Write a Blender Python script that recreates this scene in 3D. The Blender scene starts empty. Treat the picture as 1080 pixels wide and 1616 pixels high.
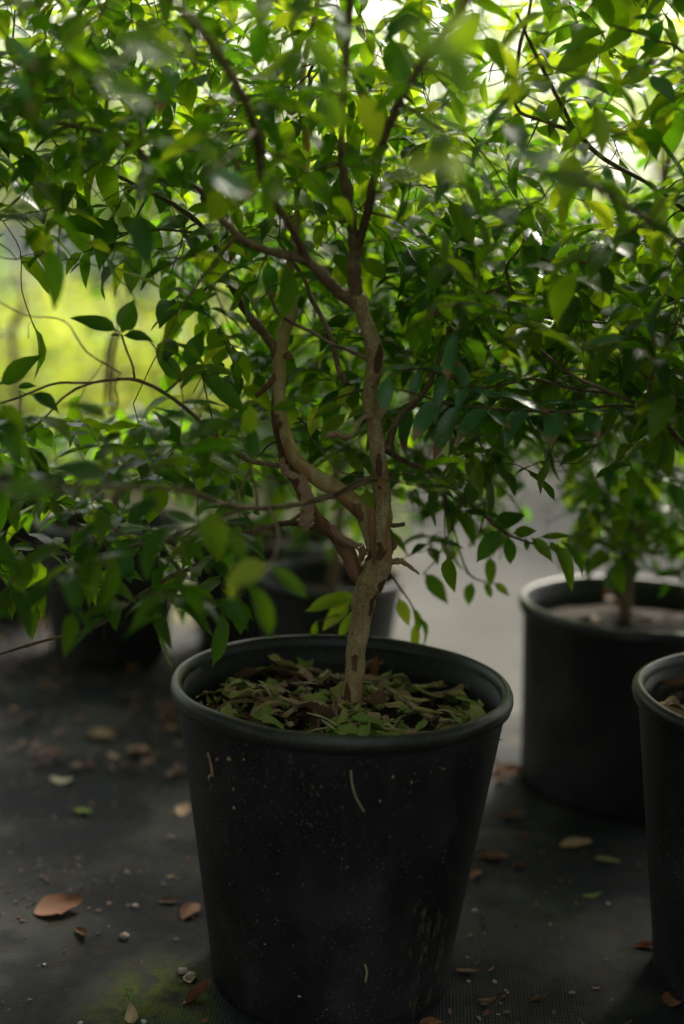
import bpy, bmesh, math, random
import numpy as np
from mathutils import Vector, Matrix, Euler
from mathutils.bvhtree import BVHTree
from mathutils import noise as mnoise

random.seed(11)
rng = np.random.default_rng(11)
R = math.radians
scene = bpy.context.scene
col = scene.collection

# ------------------------------------------------------------------ camera
PITCH, ROLL = 10.7, 2.4
CAM_Z = 0.91
cam_data = bpy.data.cameras.new('camera')
cam = bpy.data.objects.new('camera', cam_data)
col.objects.link(cam)
cam_data.sensor_fit = 'VERTICAL'
cam_data.sensor_height = 36.0
cam_data.sensor_width = 24.0
cam_data.lens = 50.0
cam_data.clip_start = 0.05
cam_data.clip_end = 400.0
cam_rot = (Euler((R(90 - PITCH), 0, 0)).to_matrix() @ Matrix.Rotation(R(ROLL), 3, 'Z'))
cam.matrix_world = Matrix.Translation((0, 0, CAM_Z)) @ cam_rot.to_4x4()
cam_data.dof.use_dof = True
cam_data.dof.focus_distance = 1.70
cam_data.dof.aperture_fstop = 1.45
cam_data.dof.aperture_blades = 0
scene.camera = cam
FPX = 50.0 / 36.0 * 1616.0

# ------------------------------------------------------------------ light
SUN_EL, SUN_AZ = 44.0, 24.0        # azimuth measured from +Y (away from the camera) towards +X
world = bpy.data.worlds.new('World')
scene.world = world
world.use_nodes = True
wn = world.node_tree.nodes
wl = world.node_tree.links
bg = wn['Background']
sky = wn.new('ShaderNodeTexSky')
sky.sky_type = 'NISHITA'
sky.sun_disc = False
sky.sun_elevation = R(SUN_EL)
sky.sun_rotation = R(SUN_AZ)
sky.air_density = 1.0
sky.dust_density = 6.0
sky.ozone_density = 1.0
hsv = wn.new('ShaderNodeHueSaturation')
hsv.inputs['Saturation'].default_value = 0.32
wl.new(sky.outputs['Color'], hsv.inputs['Color'])
wl.new(hsv.outputs['Color'], bg.inputs['Color'])
bg.inputs['Strength'].default_value = 0.105
sun_data = bpy.data.lights.new('sun', 'SUN')
sun_data.energy = 3.4
sun_data.angle = R(9)
sun_data.color = (1.0, 0.93, 0.78)
sun = bpy.data.objects.new('sun', sun_data)
col.objects.link(sun)
sd = Vector((math.sin(R(SUN_AZ)) * math.cos(R(SUN_EL)), math.cos(R(SUN_AZ)) * math.cos(R(SUN_EL)), math.sin(R(SUN_EL))))
sun.rotation_euler = sd.to_track_quat('Z', 'Y').to_euler()
sun.location = sd * 20

scene.view_settings.view_transform = 'Standard'
scene.view_settings.look = 'None'
scene.view_settings.gamma = 1.0
scene.view_settings.exposure = 1.55
scene.cycles.use_denoising = True
scene.cycles.max_bounces = 8
scene.cycles.transmission_bounces = 6
scene.cycles.sample_clamp_indirect = 6.0

# ------------------------------------------------------------------ helpers
def at(px, py, Y):
    """Point on the plane at depth Y along the line of sight of a spot seen in the photograph (design-time only)."""
    d = cam_rot @ Vector(((px - 540.0) / FPX, -(py - 808.0) / FPX, -1.0))
    return Vector((0, 0, CAM_Z)) + d * (Y / d.y)

cr_inv = cam_rot.transposed()
def project(p):
    q = cr_inv @ (Vector(p) - Vector((0, 0, CAM_Z)))
    if q.z > -0.05:
        return None
    return (540 + FPX * q.x / -q.z, 808 - FPX * q.y / -q.z, -q.z)

def tag(o, label=None, cat=None, group=None, kind=None):
    if label: o['label'] = label
    if cat: o['category'] = cat
    if group: o['group'] = group
    if kind: o['kind'] = kind
    return o

def empty(name, loc=(0, 0, 0), rz=0.0):
    o = bpy.data.objects.new(name, None)
    o.location = loc
    o.rotation_euler = (0, 0, rz)
    o.empty_display_size = 0.05
    col.objects.link(o)
    return o

def link(name, me, parent=None, matrix=None):
    o = bpy.data.objects.new(name, me)
    col.objects.link(o)
    if parent is not None:
        o.parent = parent
        o.matrix_parent_inverse = pinv(parent)
    if matrix is not None:
        o.matrix_basis = matrix
    return o

def pinv(parent):
    m = Matrix.Translation(parent.location) @ parent.rotation_euler.to_matrix().to_4x4()
    return m.inverted()

def mesh(name, verts, faces, mats, smooth=True, midx=None, uvs=None):
    me = bpy.data.meshes.new(name)
    me.from_pydata([tuple(v) for v in verts], [], faces)
    for m in (mats if isinstance(mats, (list, tuple)) else [mats]):
        me.materials.append(m)
    if smooth:
        me.polygons.foreach_set('use_smooth', [True] * len(me.polygons))
    if midx is not None:
        me.polygons.foreach_set('material_index', midx)
    if uvs is not None:
        lay = me.uv_layers.new(name='UVMap')
        idx = np.empty(len(me.loops), dtype=np.int32)
        me.loops.foreach_get('vertex_index', idx)
        lay.data.foreach_set('uv', np.asarray(uvs, dtype=np.float32)[idx].ravel())
    me.update()
    return me

class NB:
    """small node-building helper"""
    def __init__(self, name):
        self.m = bpy.data.materials.new(name)
        self.m.use_nodes = True
        self.t = self.m.node_tree
        self.t.nodes.clear()
        self.out = self.t.nodes.new('ShaderNodeOutputMaterial')
    def n(self, kind, **kw):
        nd = self.t.nodes.new(kind)
        for k, v in kw.items():
            setattr(nd, k, v)
        return nd
    def set(self, sock, v):
        if isinstance(v, bpy.types.NodeSocket):
            self.t.links.new(v, sock)
        elif isinstance(v, (tuple, list)) and len(v) == 3 and sock.type == 'RGBA':
            sock.default_value = (*v, 1)
        else:
            sock.default_value = v
    def math(self, op, a, b=None, c=None, clamp=False):
        nd = self.n('ShaderNodeMath', operation=op, use_clamp=clamp)
        self.set(nd.inputs[0], a)
        if b is not None: self.set(nd.inputs[1], b)
        if c is not None: self.set(nd.inputs[2], c)
        return nd.outputs[0]
    def mix(self, f, a, b, blend='MIX'):
        nd = self.n('ShaderNodeMix', data_type='RGBA', blend_type=blend)
        self.set(nd.inputs[0], f); self.set(nd.inputs[6], a); self.set(nd.inputs[7], b)
        return nd.outputs[2]
    def coord(self, kind='Object', scale=None):
        c = self.n('ShaderNodeTexCoord').outputs[kind]
        if scale is not None:
            mp = self.n('ShaderNodeMapping')
            self.t.links.new(c, mp.inputs['Vector'])
            mp.inputs['Scale'].default_value = scale
            c = mp.outputs[0]
        return c
    def noise(self, vec, scale, detail=3.0, rough=0.55, dist=0.0):
        nd = self.n('ShaderNodeTexNoise')
        if vec is not None: self.set(nd.inputs['Vector'], vec)
        nd.inputs['Scale'].default_value = scale
        nd.inputs['Detail'].default_value = detail
        nd.inputs['Roughness'].default_value = rough
        nd.inputs['Distortion'].default_value = dist
        return nd.outputs['Fac']
    def ramp(self, f, lo, hi, smooth=True):
        nd = self.n('ShaderNodeMapRange')
        nd.interpolation_type = 'SMOOTHSTEP' if smooth else 'LINEAR'
        self.set(nd.inputs['Value'], f)
        nd.inputs['From Min'].default_value = lo
        nd.inputs['From Max'].default_value = hi
        return nd.outputs[0]
    def bump(self, h, strength=0.3, dist=0.002, normal=None):
        nd = self.n('ShaderNodeBump')
        nd.inputs['Strength'].default_value = strength
        nd.inputs['Distance'].default_value = dist
        self.set(nd.inputs['Height'], h)
        if normal is not None: self.set(nd.inputs['Normal'], normal)
        return nd.outputs[0]
    def bsdf(self, color, rough=0.6, spec=0.5, normal=None):
        nd = self.n('ShaderNodeBsdfPrincipled')
        self.set(nd.inputs['Base Color'], color)
        self.set(nd.inputs['Roughness'], rough)
        self.set(nd.inputs['Specular IOR Level'], spec)
        if normal is not None: self.set(nd.inputs['Normal'], normal)
        return nd.outputs[0]
    def done(self, shader):
        self.t.links.new(shader, self.out.inputs['Surface'])
        return self.m

# ------------------------------------------------------------------ materials
def leaf_material(name, c_dark, c_light, t_col, trans=0.38, rough=0.36, tip=0.0, spec=0.5):
    b = NB(name)
    oi = b.n('ShaderNodeObjectInfo').outputs['Random']
    isl = b.n('ShaderNodeNewGeometry').outputs['Random Per Island']
    rnd = b.math('FRACT', b.math('ADD', b.math('MULTIPLY', oi, 7.31), isl))
    rnd2 = b.math('FRACT', b.math('MULTIPLY', rnd, 13.7))
    uv = b.n('ShaderNodeTexCoord').outputs['UV']
    sep = b.n('ShaderNodeSeparateXYZ'); b.set(sep.inputs[0], uv)
    t, v = sep.outputs[0], sep.outputs[1]
    av = b.math('ABSOLUTE', b.math('SUBTRACT', v, 0.5))
    vein = b.math('SINE', b.math('MULTIPLY', b.math('SUBTRACT', t, b.math('MULTIPLY', av, 0.5)), 62.0))
    rib = b.ramp(av, 0.0, 0.035)
    obj = b.coord('Object')
    nz = b.noise(obj, 60.0, 2.0)
    colr = b.mix(rnd, c_dark, c_light)
    colr = b.mix(b.math('MULTIPLY', b.ramp(nz, 0.35, 0.75), 0.35), colr, tuple(x * 0.6 for x in c_dark))
    colr = b.mix(b.math('MULTIPLY', b.math('SUBTRACT', 1.0, rib), 0.35), colr, tuple(min(1, x * 1.8 + 0.02) for x in c_light))
    tcol = b.mix(rnd2, t_col, tuple(x * f for x, f in zip(t_col, (0.62, 0.8, 0.8))))
    tcol = b.mix(b.math('MULTIPLY', b.ramp(vein, 0.3, 1.0), 0.12), tcol, tuple(x * 0.4 for x in t_col))
    if tip > 0:
        edge = b.math('ADD', t, b.math('MULTIPLY', b.math('SUBTRACT', nz, 0.5), 0.35))
        gate = b.math('GREATER_THAN', tip, rnd2)
        tf = b.math('MULTIPLY', b.ramp(edge, 0.74, 0.79), gate)
        colr = b.mix(tf, colr, (0.30, 0.17, 0.08))
        tcol = b.mix(tf, tcol, (0.25, 0.12, 0.04))
    nrm = b.bump(b.math('ADD', b.math('MULTIPLY', vein, 0.5), b.math('MULTIPLY', rib, 2.0)), 0.35, 0.0006)
    p = b.bsdf(colr, b.math('ADD', rough, b.math('MULTIPLY', rnd2, 0.14)), spec, nrm)
    tr = b.n('ShaderNodeBsdfTranslucent'); b.set(tr.inputs['Color'], tcol)
    mx = b.n('ShaderNodeMixShader'); mx.inputs[0].default_value = trans
    b.t.links.new(p, mx.inputs[1]); b.t.links.new(tr.outputs[0], mx.inputs[2])
    return b.done(mx.outputs[0])

M = {}
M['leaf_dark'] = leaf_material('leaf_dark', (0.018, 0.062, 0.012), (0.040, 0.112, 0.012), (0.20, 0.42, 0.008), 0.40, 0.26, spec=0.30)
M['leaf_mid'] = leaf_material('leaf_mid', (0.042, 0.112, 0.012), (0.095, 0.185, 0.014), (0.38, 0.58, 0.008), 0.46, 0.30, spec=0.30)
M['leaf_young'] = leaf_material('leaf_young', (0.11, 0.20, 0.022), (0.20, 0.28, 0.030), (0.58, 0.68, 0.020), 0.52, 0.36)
M['leaf_tip'] = leaf_material('leaf_tip', (0.050, 0.140, 0.058), (0.085, 0.195, 0.078), (0.14, 0.36, 0.02), 0.26, 0.22, tip=0.7, spec=0.6)
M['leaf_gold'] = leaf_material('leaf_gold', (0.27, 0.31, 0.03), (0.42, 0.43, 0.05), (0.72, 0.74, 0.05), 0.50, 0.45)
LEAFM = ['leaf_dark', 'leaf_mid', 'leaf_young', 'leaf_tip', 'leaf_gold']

def dead_material(name, c1, c2, trans=0.12):
    b = NB(name)
    oi = b.n('ShaderNodeObjectInfo').outputs['Random']
    isl = b.n('ShaderNodeNewGeometry').outputs['Random Per Island']
    rnd = b.math('FRACT', b.math('ADD', b.math('MULTIPLY', oi, 5.7), isl))
    obj = b.coord('Object')
    nz = b.noise(obj, 55.0, 4.0, 0.65)
    colr = b.mix(rnd, c1, c2)
    colr = b.mix(b.math('MULTIPLY', b.ramp(nz, 0.45, 0.7), 0.6), colr, tuple(x * 0.35 for x in c1))
    p = b.bsdf(colr, 0.62, 0.35, b.bump(b.noise(obj, 180.0, 3.0), 0.4, 0.001))
    tr = b.n('ShaderNodeBsdfTranslucent'); b.set(tr.inputs['Color'], c2)
    mx = b.n('ShaderNodeMixShader'); mx.inputs[0].default_value = trans
    b.t.links.new(p, mx.inputs[1]); b.t.links.new(tr.outputs[0], mx.inputs[2])
    return b.done(mx.outputs[0])

M['dead_green'] = dead_material('dead_green', (0.12, 0.19, 0.035), (0.27, 0.34, 0.07))
M['dead_olive'] = dead_material('dead_olive', (0.30, 0.28, 0.075), (0.46, 0.42, 0.15))
M['dead_tan'] = dead_material('dead_tan', (0.30, 0.18, 0.09), (0.46, 0.32, 0.19))
M['dead_brown'] = dead_material('dead_brown', (0.07, 0.035, 0.02), (0.14, 0.07, 0.04))
M['dead_rust'] = dead_material('dead_rust', (0.13, 0.045, 0.018), (0.22, 0.085, 0.034))
M['straw'] = dead_material('straw', (0.45, 0.36, 0.20), (0.58, 0.50, 0.32))

def bark_material(name, base, light, patch, patch_amt=0.6, speck=0.5, bumpy=0.5, ovals=0.0, orange=(0.30, 0.13, 0.045)):
    b = NB(name)
    obj = b.coord('Object')
    st = b.coord('Object', (1.0, 1.0, 0.35))
    big = b.noise(st, 26.0, 3.0, 0.55, 0.6)
    med = b.noise(st, 60.0, 4.0, 0.6)
    fine = b.noise(obj, 420.0, 3.0, 0.7)
    mid = b.noise(obj, 170.0, 4.0, 0.65)
    colr = b.mix(b.ramp(med, 0.35, 0.68), base, light)
    colr = b.mix(b.math('MULTIPLY', b.ramp(mid, 0.48, 0.62), speck * 0.6), colr, tuple(x * 0.55 for x in base))
    colr = b.mix(b.math('MULTIPLY', b.ramp(fine, 0.50, 0.60), speck), colr, tuple(x * 0.40 for x in base))
    pf = b.math('MULTIPLY', b.ramp(big, 0.57, 0.60), patch_amt)
    if ovals > 0:
        colr = b.mix(b.math('MULTIPLY', b.ramp(b.noise(st, 34.0, 2.0, 0.5, 1.0), 0.55, 0.64), 0.75), colr, orange)
        warp = b.n('ShaderNodeVectorMath', operation='ADD')
        nzc = b.n('ShaderNodeTexNoise'); b.set(nzc.inputs['Vector'], obj); nzc.inputs['Scale'].default_value = 60.0
        sc = b.n('ShaderNodeVectorMath', operation='SCALE'); b.t.links.new(nzc.outputs['Color'], sc.inputs[0]); sc.inputs['Scale'].default_value = 0.012
        b.t.links.new(st, warp.inputs[0]); b.t.links.new(sc.outputs[0], warp.inputs[1])
        vo = b.n('ShaderNodeTexVoronoi'); b.t.links.new(warp.outputs[0], vo.inputs['Vector']); vo.inputs['Scale'].default_value = 52.0
        wnn = b.n('ShaderNodeTexWhiteNoise'); b.set(wnn.inputs['Vector'], vo.outputs['Position'])
        ov = b.math('MULTIPLY', b.math('SUBTRACT', 1.0, b.ramp(vo.outputs['Distance'], 0.36, 0.42)), b.math('GREATER_THAN', wnn.outputs['Value'], 1.0 - ovals))
        colr = b.mix(b.math('MULTIPLY', ov, 0.9), colr, b.mix(mid, tuple(x * 0.5 for x in patch), patch))
        pf = b.math('MAXIMUM', pf, ov) if patch_amt > 0 else ov
        colr = b.mix(b.math('MULTIPLY', b.ramp(big, 0.57, 0.60), patch_amt), colr, patch)
    else:
        colr = b.mix(pf, colr, patch)
    h = b.math('SUBTRACT', b.math('ADD', b.math('MULTIPLY', fine, 0.4), b.math('ADD', b.math('MULTIPLY', med, 0.5), b.math('MULTIPLY', mid, 0.5))), b.math('MULTIPLY', pf, 0.8))
    return b.done(b.bsdf(colr, 0.62, 0.35, b.bump(h, bumpy, 0.003)))

M['bark_mottled'] = bark_material('bark_mottled', (0.32, 0.205, 0.090), (0.48, 0.365, 0.205), (0.100, 0.038, 0.018), 0.0, 0.6, 1.0, 0.55)
M['bark_tan'] = bark_material('bark_tan', (0.37, 0.25, 0.115), (0.50, 0.37, 0.19), (0.20, 0.09, 0.035), 0.0, 0.22, 0.5, 0.12)
M['bark_red'] = bark_material('bark_red', (0.17, 0.075, 0.035), (0.26, 0.13, 0.07), (0.10, 0.035, 0.015), 0.7, 0.3, 0.5)
M['bark_dark'] = bark_material('bark_dark', (0.145, 0.085, 0.050), (0.27, 0.175, 0.105), (0.085, 0.042, 0.024), 0.7, 0.5, 0.8)
M['twig'] = bark_material('twig', (0.085, 0.055, 0.030), (0.15, 0.11, 0.055), (0.07, 0.035, 0.018), 0.5, 0.3, 0.3)
M['bark_peel'] = bark_material('bark_peel', (0.30, 0.17, 0.11), (0.40, 0.25, 0.17), (0.22, 0.11, 0.07), 0.5, 0.3, 0.4)

def plastic_material(name, seed, worn=1.0):
    b = NB(name)
    obj = b.coord('Object')
    mp = b.n('ShaderNodeMapping'); b.t.links.new(obj, mp.inputs[0]); mp.inputs['Location'].default_value = (seed, seed * 0.7, 0)
    vec = mp.outputs[0]
    dust = b.noise(vec, 9.0, 6.0, 0.6, 0.4)
    grime = b.noise(vec, 60.0, 5.0, 0.7)
    colr = b.mix(b.math('MULTIPLY', b.ramp(dust, 0.35, 0.8), 0.8), (0.0075, 0.0076, 0.0076), (0.040, 0.039, 0.037))
    colr = b.mix(b.math('MULTIPLY', b.ramp(grime, 0.55, 0.8), 0.35 * worn), colr, (0.055, 0.052, 0.044))
    vo = b.n('ShaderNodeTexVoronoi'); b.set(vo.inputs['Vector'], vec); vo.inputs['Scale'].default_value = 230.0
    sz = b.math('MULTIPLY', b.ramp(b.noise(vec, 45.0, 2.0), 0.42, 0.78), 0.34)
    speck = b.math('LESS_THAN', vo.outputs['Distance'], sz)
    wn_ = b.n('ShaderNodeTexWhiteNoise'); b.set(wn_.inputs['Vector'], vo.outputs['Position'])
    speck = b.math('MULTIPLY', speck, b.math('GREATER_THAN', wn_.outputs['Value'], 0.55))
    colr = b.mix(b.math('MULTIPLY', speck, 0.45 * worn), colr, (0.30, 0.27, 0.20))
    fl = b.math('MULTIPLY', b.ramp(b.noise(vec, 330.0, 2.0, 0.6), 0.62, 0.72), b.ramp(b.noise(vec, 6.0, 3.0, 0.6), 0.40, 0.62))
    colr = b.mix(b.math('MULTIPLY', fl, 0.7 * worn), colr, (0.22, 0.20, 0.16))
    stain = b.ramp(b.noise(b.coord('Object', (1.0, 1.0, 0.22)), 26.0, 4.0, 0.6, 0.5), 0.50, 0.72)
    colr = b.mix(b.math('MULTIPLY', stain, 0.30 * worn), colr, (0.040, 0.039, 0.034))
    stv = b.n('ShaderNodeMapping'); b.t.links.new(vec, stv.inputs[0]); stv.inputs['Scale'].default_value = (1, 1, 0.12); stv.inputs['Rotation'].default_value = (0.15, 0.1, 0)
    scr = b.math('MULTIPLY', b.ramp(b.noise(stv.outputs[0], 210.0, 2.0, 0.5, 0.3), 0.66, 0.74), b.ramp(b.noise(vec, 11.0, 2.0), 0.50, 0.66))
    colr = b.mix(b.math('MULTIPLY', scr, 0.45 * worn), colr, (0.12, 0.11, 0.085))
    rough = b.math('ADD', 0.42, b.math('MULTIPLY', dust, 0.3))
    return b, vec, colr, rough, grime

def pot_body_material(name, seed, scuff=None):
    b, vec, colr, rough, grime = plastic_material(name, seed)
    if scuff is not None:
        geo = b.coord('Object')
        sub = b.n('ShaderNodeVectorMath', operation='SUBTRACT'); b.t.links.new(geo, sub.inputs[0]); sub.inputs[1].default_value = scuff
        mp = b.n('ShaderNodeMapping'); b.t.links.new(sub.outputs[0], mp.inputs[0])
        mp.inputs['Rotation'].default_value = (0, R(-26), 0)
        mp.inputs['Scale'].default_value = (20, 8, 7.5)
        ln = b.n('ShaderNodeVectorMath', operation='LENGTH'); b.t.links.new(mp.outputs[0], ln.inputs[0])
        area = b.math('SUBTRACT', 1.0, b.ramp(ln.outputs['Value'], 0.25, 1.0))
        mp2 = b.n('ShaderNodeMapping'); b.t.links.new(geo, mp2.inputs[0]); mp2.inputs['Rotation'].default_value = (0, R(-22), 0); mp2.inputs['Scale'].default_value = (1, 1, 0.16)
        streak = b.noise(mp2.outputs[0], 95.0, 4.0, 0.6, 0.7)
        f = b.math('MULTIPLY', b.ramp(streak, 0.52, 0.66), area)
        f = b.math('MULTIPLY', f, b.ramp(b.noise(geo, 30.0, 4.0, 0.7), 0.42, 0.6))
        colr = b.mix(b.math('MULTIPLY', f, 0.75), colr, (0.16, 0.14, 0.08))
    return b.done(b.bsdf(colr, rough, 0.36, b.bump(grime, 0.25, 0.0016)))

M['pot_body_main'] = pot_body_material('pot_body_main', 0.0, (0.112, -0.115, 0.085))
M['pot_body_other'] = pot_body_material('pot_body_other', 3.1)
b, vec, colr, rough, grime = plastic_material('pot_rim', 1.7, 0.7)
colr = b.mix(b.math('MULTIPLY', b.ramp(b.noise(vec, 14.0, 4.0), 0.4, 0.7), 0.5), colr, (0.024, 0.026, 0.021))
M['pot_rim'] = b.done(b.bsdf(colr, 0.42, 0.5, b.bump(grime, 0.15, 0.001)))

b = NB('soil'); o_ = b.coord('Object')
n1 = b.noise(o_, 70.0, 6.0, 0.7)
M['soil'] = b.done(b.bsdf(b.mix(b.ramp(n1, 0.35, 0.7), (0.010, 0.007, 0.005), (0.042, 0.027, 0.017)), 0.9, 0.2, b.bump(n1, 1.0, 0.012)))

# woven weed mat
b = NB('weed_mat'); o_ = b.coord('Object')
def weave(b, vec, sx, sy):
    s = b.n('ShaderNodeSeparateXYZ'); b.set(s.inputs[0], vec)
    x = b.math('MULTIPLY', s.outputs[0], sx); y = b.math('MULTIPLY', s.outputs[1], sy)
    return b.math('ABSOLUTE', b.math('SINE', x)), b.math('ABSOLUTE', b.math('SINE', y))
rot = b.n('ShaderNodeMapping'); b.t.links.new(o_, rot.inputs[0]); rot.inputs['Rotation'].default_value = (0, 0, R(3))
wx, wy = weave(b, rot.outputs[0], math.pi / 0.0042, math.pi / 0.0085)
wv_h = b.math('MULTIPLY', b.math('ADD', b.math('MULTIPLY', wx, 0.7), b.math('MULTIPLY', wy, 0.3)), 1.0)
d1 = b.noise(o_, 3.2, 5.0, 0.6)
d2 = b.noise(o_, 22.0, 5.0, 0.7)
d3 = b.noise(o_, 240.0, 3.0, 0.7)
c = b.mix(b.ramp(wx, 0.1, 0.9), (0.006, 0.0065, 0.0075), (0.018, 0.0195, 0.022))
c = b.mix(b.math('MULTIPLY', b.ramp(d1, 0.47, 0.60), 0.8), c, (0.046, 0.0455, 0.042))
c = b.mix(b.math('MULTIPLY', b.ramp(d2, 0.50, 0.70), 0.7), c, (0.034, 0.025, 0.016))
moss_n = b.noise(o_, 5.0, 5.0, 0.65)
sep = b.n('ShaderNodeSeparateXYZ'); b.set(sep.inputs[0], o_)
def blob(b, sep, x, y, rx, ry):
    dx = b.math('DIVIDE', b.math('SUBTRACT', sep.outputs[0], x), rx); dy = b.math('DIVIDE', b.math('SUBTRACT', sep.outputs[1], y), ry)
    return b.math('SUBTRACT', 1.0, b.math('SQRT', b.math('ADD', b.math('MULTIPLY', dx, dx), b.math('MULTIPLY', dy, dy))), clamp=True)
mb = b.math('ADD', blob(b, sep, -0.19, 1.52, 0.12, 0.22), b.math('ADD', b.math('MULTIPLY', blob(b, sep, 0.22, 1.45, 0.16, 0.2), 0.55), b.math('MULTIPLY', blob(b, sep, 0.32, 1.85, 0.1, 0.12), 0.4)))
moss = b.math('MULTIPLY', b.ramp(b.math('MULTIPLY', mb, b.math('ADD', 0.3, b.math('MULTIPLY', moss_n, 1.5))), 0.10, 0.75), b.ramp(b.noise(o_, 34.0, 5.0, 0.75), 0.36, 0.62))
c = b.mix(b.math('MULTIPLY', moss, 1.0), c, b.mix(d3, (0.034, 0.046, 0.007), (0.095, 0.115, 0.018)))
c = b.mix(b.math('MULTIPLY', b.ramp(d3, 0.64, 0.72), 0.5), c, (0.07, 0.055, 0.035))
M['weed_mat'] = b.done(b.bsdf(c, 0.82, 0.08, b.bump(b.math('ADD', wv_h, b.math('MULTIPLY', d2, 1.5)), 0.55, 0.0012)))

b = NB('concrete'); o_ = b.coord('Object')
n1 = b.noise(o_, 1.1, 6.0, 0.62); n2 = b.noise(o_, 14.0, 6.0, 0.7); n3 = b.noise(o_, 130.0, 3.0, 0.7)
c = b.mix(b.ramp(n1, 0.35, 0.68), (0.055, 0.053, 0.050), (0.088, 0.085, 0.079))
c = b.mix(b.math('MULTIPLY', b.ramp(n2, 0.5, 0.75), 0.4), c, (0.070, 0.065, 0.052))
c = b.mix(b.math('MULTIPLY', n3, 0.2), c, (0.06, 0.06, 0.055))
M['concrete'] = b.done(b.bsdf(c, 0.92, 0.08, b.bump(n3, 0.4, 0.002)))

b = NB('earth'); o_ = b.coord('Object')
n1 = b.noise(o_, 3.0, 6.0, 0.7); n2 = b.noise(o_, 40.0, 4.0, 0.7)
c = b.mix(b.ramp(n1, 0.35, 0.65), (0.05, 0.042, 0.03), (0.075, 0.085, 0.03))
c = b.mix(b.math('MULTIPLY', b.ramp(n2, 0.5, 0.7), 0.5), c, (0.11, 0.085, 0.055))
M['earth'] = b.done(b.bsdf(c, 0.9, 0.2, b.bump(n2, 0.8, 0.02)))

def plain(name, c1, c2, scale=60.0, rough=0.7):
    b = NB(name); o_ = b.coord('Object'); n = b.noise(o_, scale, 4.0, 0.65)
    return b.done(b.bsdf(b.mix(b.ramp(n, 0.35, 0.68), c1, c2), rough, 0.35, b.bump(n, 0.4, 0.002)))
M['pebble'] = plain('pebble', (0.20, 0.15, 0.12), (0.32, 0.26, 0.21))
M['perlite'] = plain('perlite', (0.26, 0.24, 0.21), (0.42, 0.40, 0.37))
M['added_pale_wall'] = plain('added_pale_wall', (0.62, 0.62, 0.60), (0.78, 0.78, 0.76), 2.0)

# ------------------------------------------------------------------ leaf shapes
def leaf_shape(curl=0.12, fold=0.25, wave=0.02, width=0.25, phase=0.0, side=0.0, point=1.0):
    ts = [0.06, 0.16, 0.32, 0.50, 0.68, 0.83, 0.93]
    V, UV, F = [], [], []
    def centre(t):
        return Vector((t - 0.10 * curl * t * t, side * t * t, -curl * t * t))
    V.append(Vector((-0.07, 0, 0.012))); UV.append((0.0, 0.5))
    for t in ts:
        w = width * (math.sin(math.pi * min(1, t ** 0.78)) ** 0.78)
        if t > 0.8: w *= (1 - 0.45 * point * (t - 0.8) / 0.2)
        if t < 0.1: w *= 0.55
        c = centre(t)
        for s in (-1, 0, 1):
            z = fold * w * abs(s) + (wave * math.sin(9 * t + phase + s) * abs(s))
            V.append(c + Vector((0, s * w, z))); UV.append((t, 0.5 + 0.5 * s))
    V.append(centre(1.02)); UV.append((1.0, 0.5))
    n = len(ts)
    F.append((0, 2, 1)); F.append((0, 3, 2))
    for i in range(n - 1):
        a = 1 + 3 * i
        F.append((a, a + 1, a + 4, a + 3)); F.append((a + 1, a + 2, a + 5, a + 4))
    a = 1 + 3 * (n - 1); e = len(V) - 1
    F.append((a, a + 1, e)); F.append((a + 1, a + 2, e))
    return V, F, UV

SHAPES = [leaf_shape(0.18, 0.30, 0.024, 0.22, 0.0, 0.04), leaf_shape(0.32, 0.45, 0.034, 0.235, 1.3, -0.06),
          leaf_shape(0.08, 0.20, 0.030, 0.24, 2.5, 0.07), leaf_shape(0.45, 0.38, 0.032, 0.20, 4.0, 0.03, 1.4)]
DEAD = [leaf_shape(0.10, 0.55, 0.05, 0.26, 0.4, 0.08), leaf_shape(-0.35, 0.9, 0.06, 0.24, 2.0, -0.1),
        leaf_shape(0.5, 0.2, 0.07, 0.27, 3.3, 0.05, 0.6), leaf_shape(-0.12, -0.4, 0.06, 0.25, 5.1, 0.12, 0.4)]
def torn_shape(t0, t1, width, curl, fold, seed):
    rr = random.Random(seed)
    V, UV, F = [], [], []
    n = 5
    for i in range(n):
        t = t0 + (t1 - t0) * i / (n - 1)
        w = width * math.sin(math.pi * min(1, max(.02, t) ** .78)) ** .78
        for sgn in (-1, 0, 1):
            rag = rr.uniform(-.07, .07) if i in (0, n - 1) else 0
            wj = w * (1 + rr.uniform(-.2, .1))
            u = (i / (n - 1) - .5)
            V.append(Vector((u * (t1 - t0) + rag + .3, sgn * wj, -curl * u * u * 1.5 + fold * wj * abs(sgn) + rr.uniform(-.02, .02)))); UV.append((t, .5 + .5 * sgn))
    for i in range(n - 1):
        a = 3 * i
        F += [(a, a + 1, a + 4, a + 3), (a + 1, a + 2, a + 5, a + 4)]
    return V, F, UV
DEAD += [torn_shape(.05, .6, .27, .5, .3, 1), torn_shape(.35, .95, .28, -.4, .7, 2), torn_shape(.25, .7, .25, .8, -.4, 3), torn_shape(.1, .9, .14, .5, 1.2, 4)]
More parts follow.
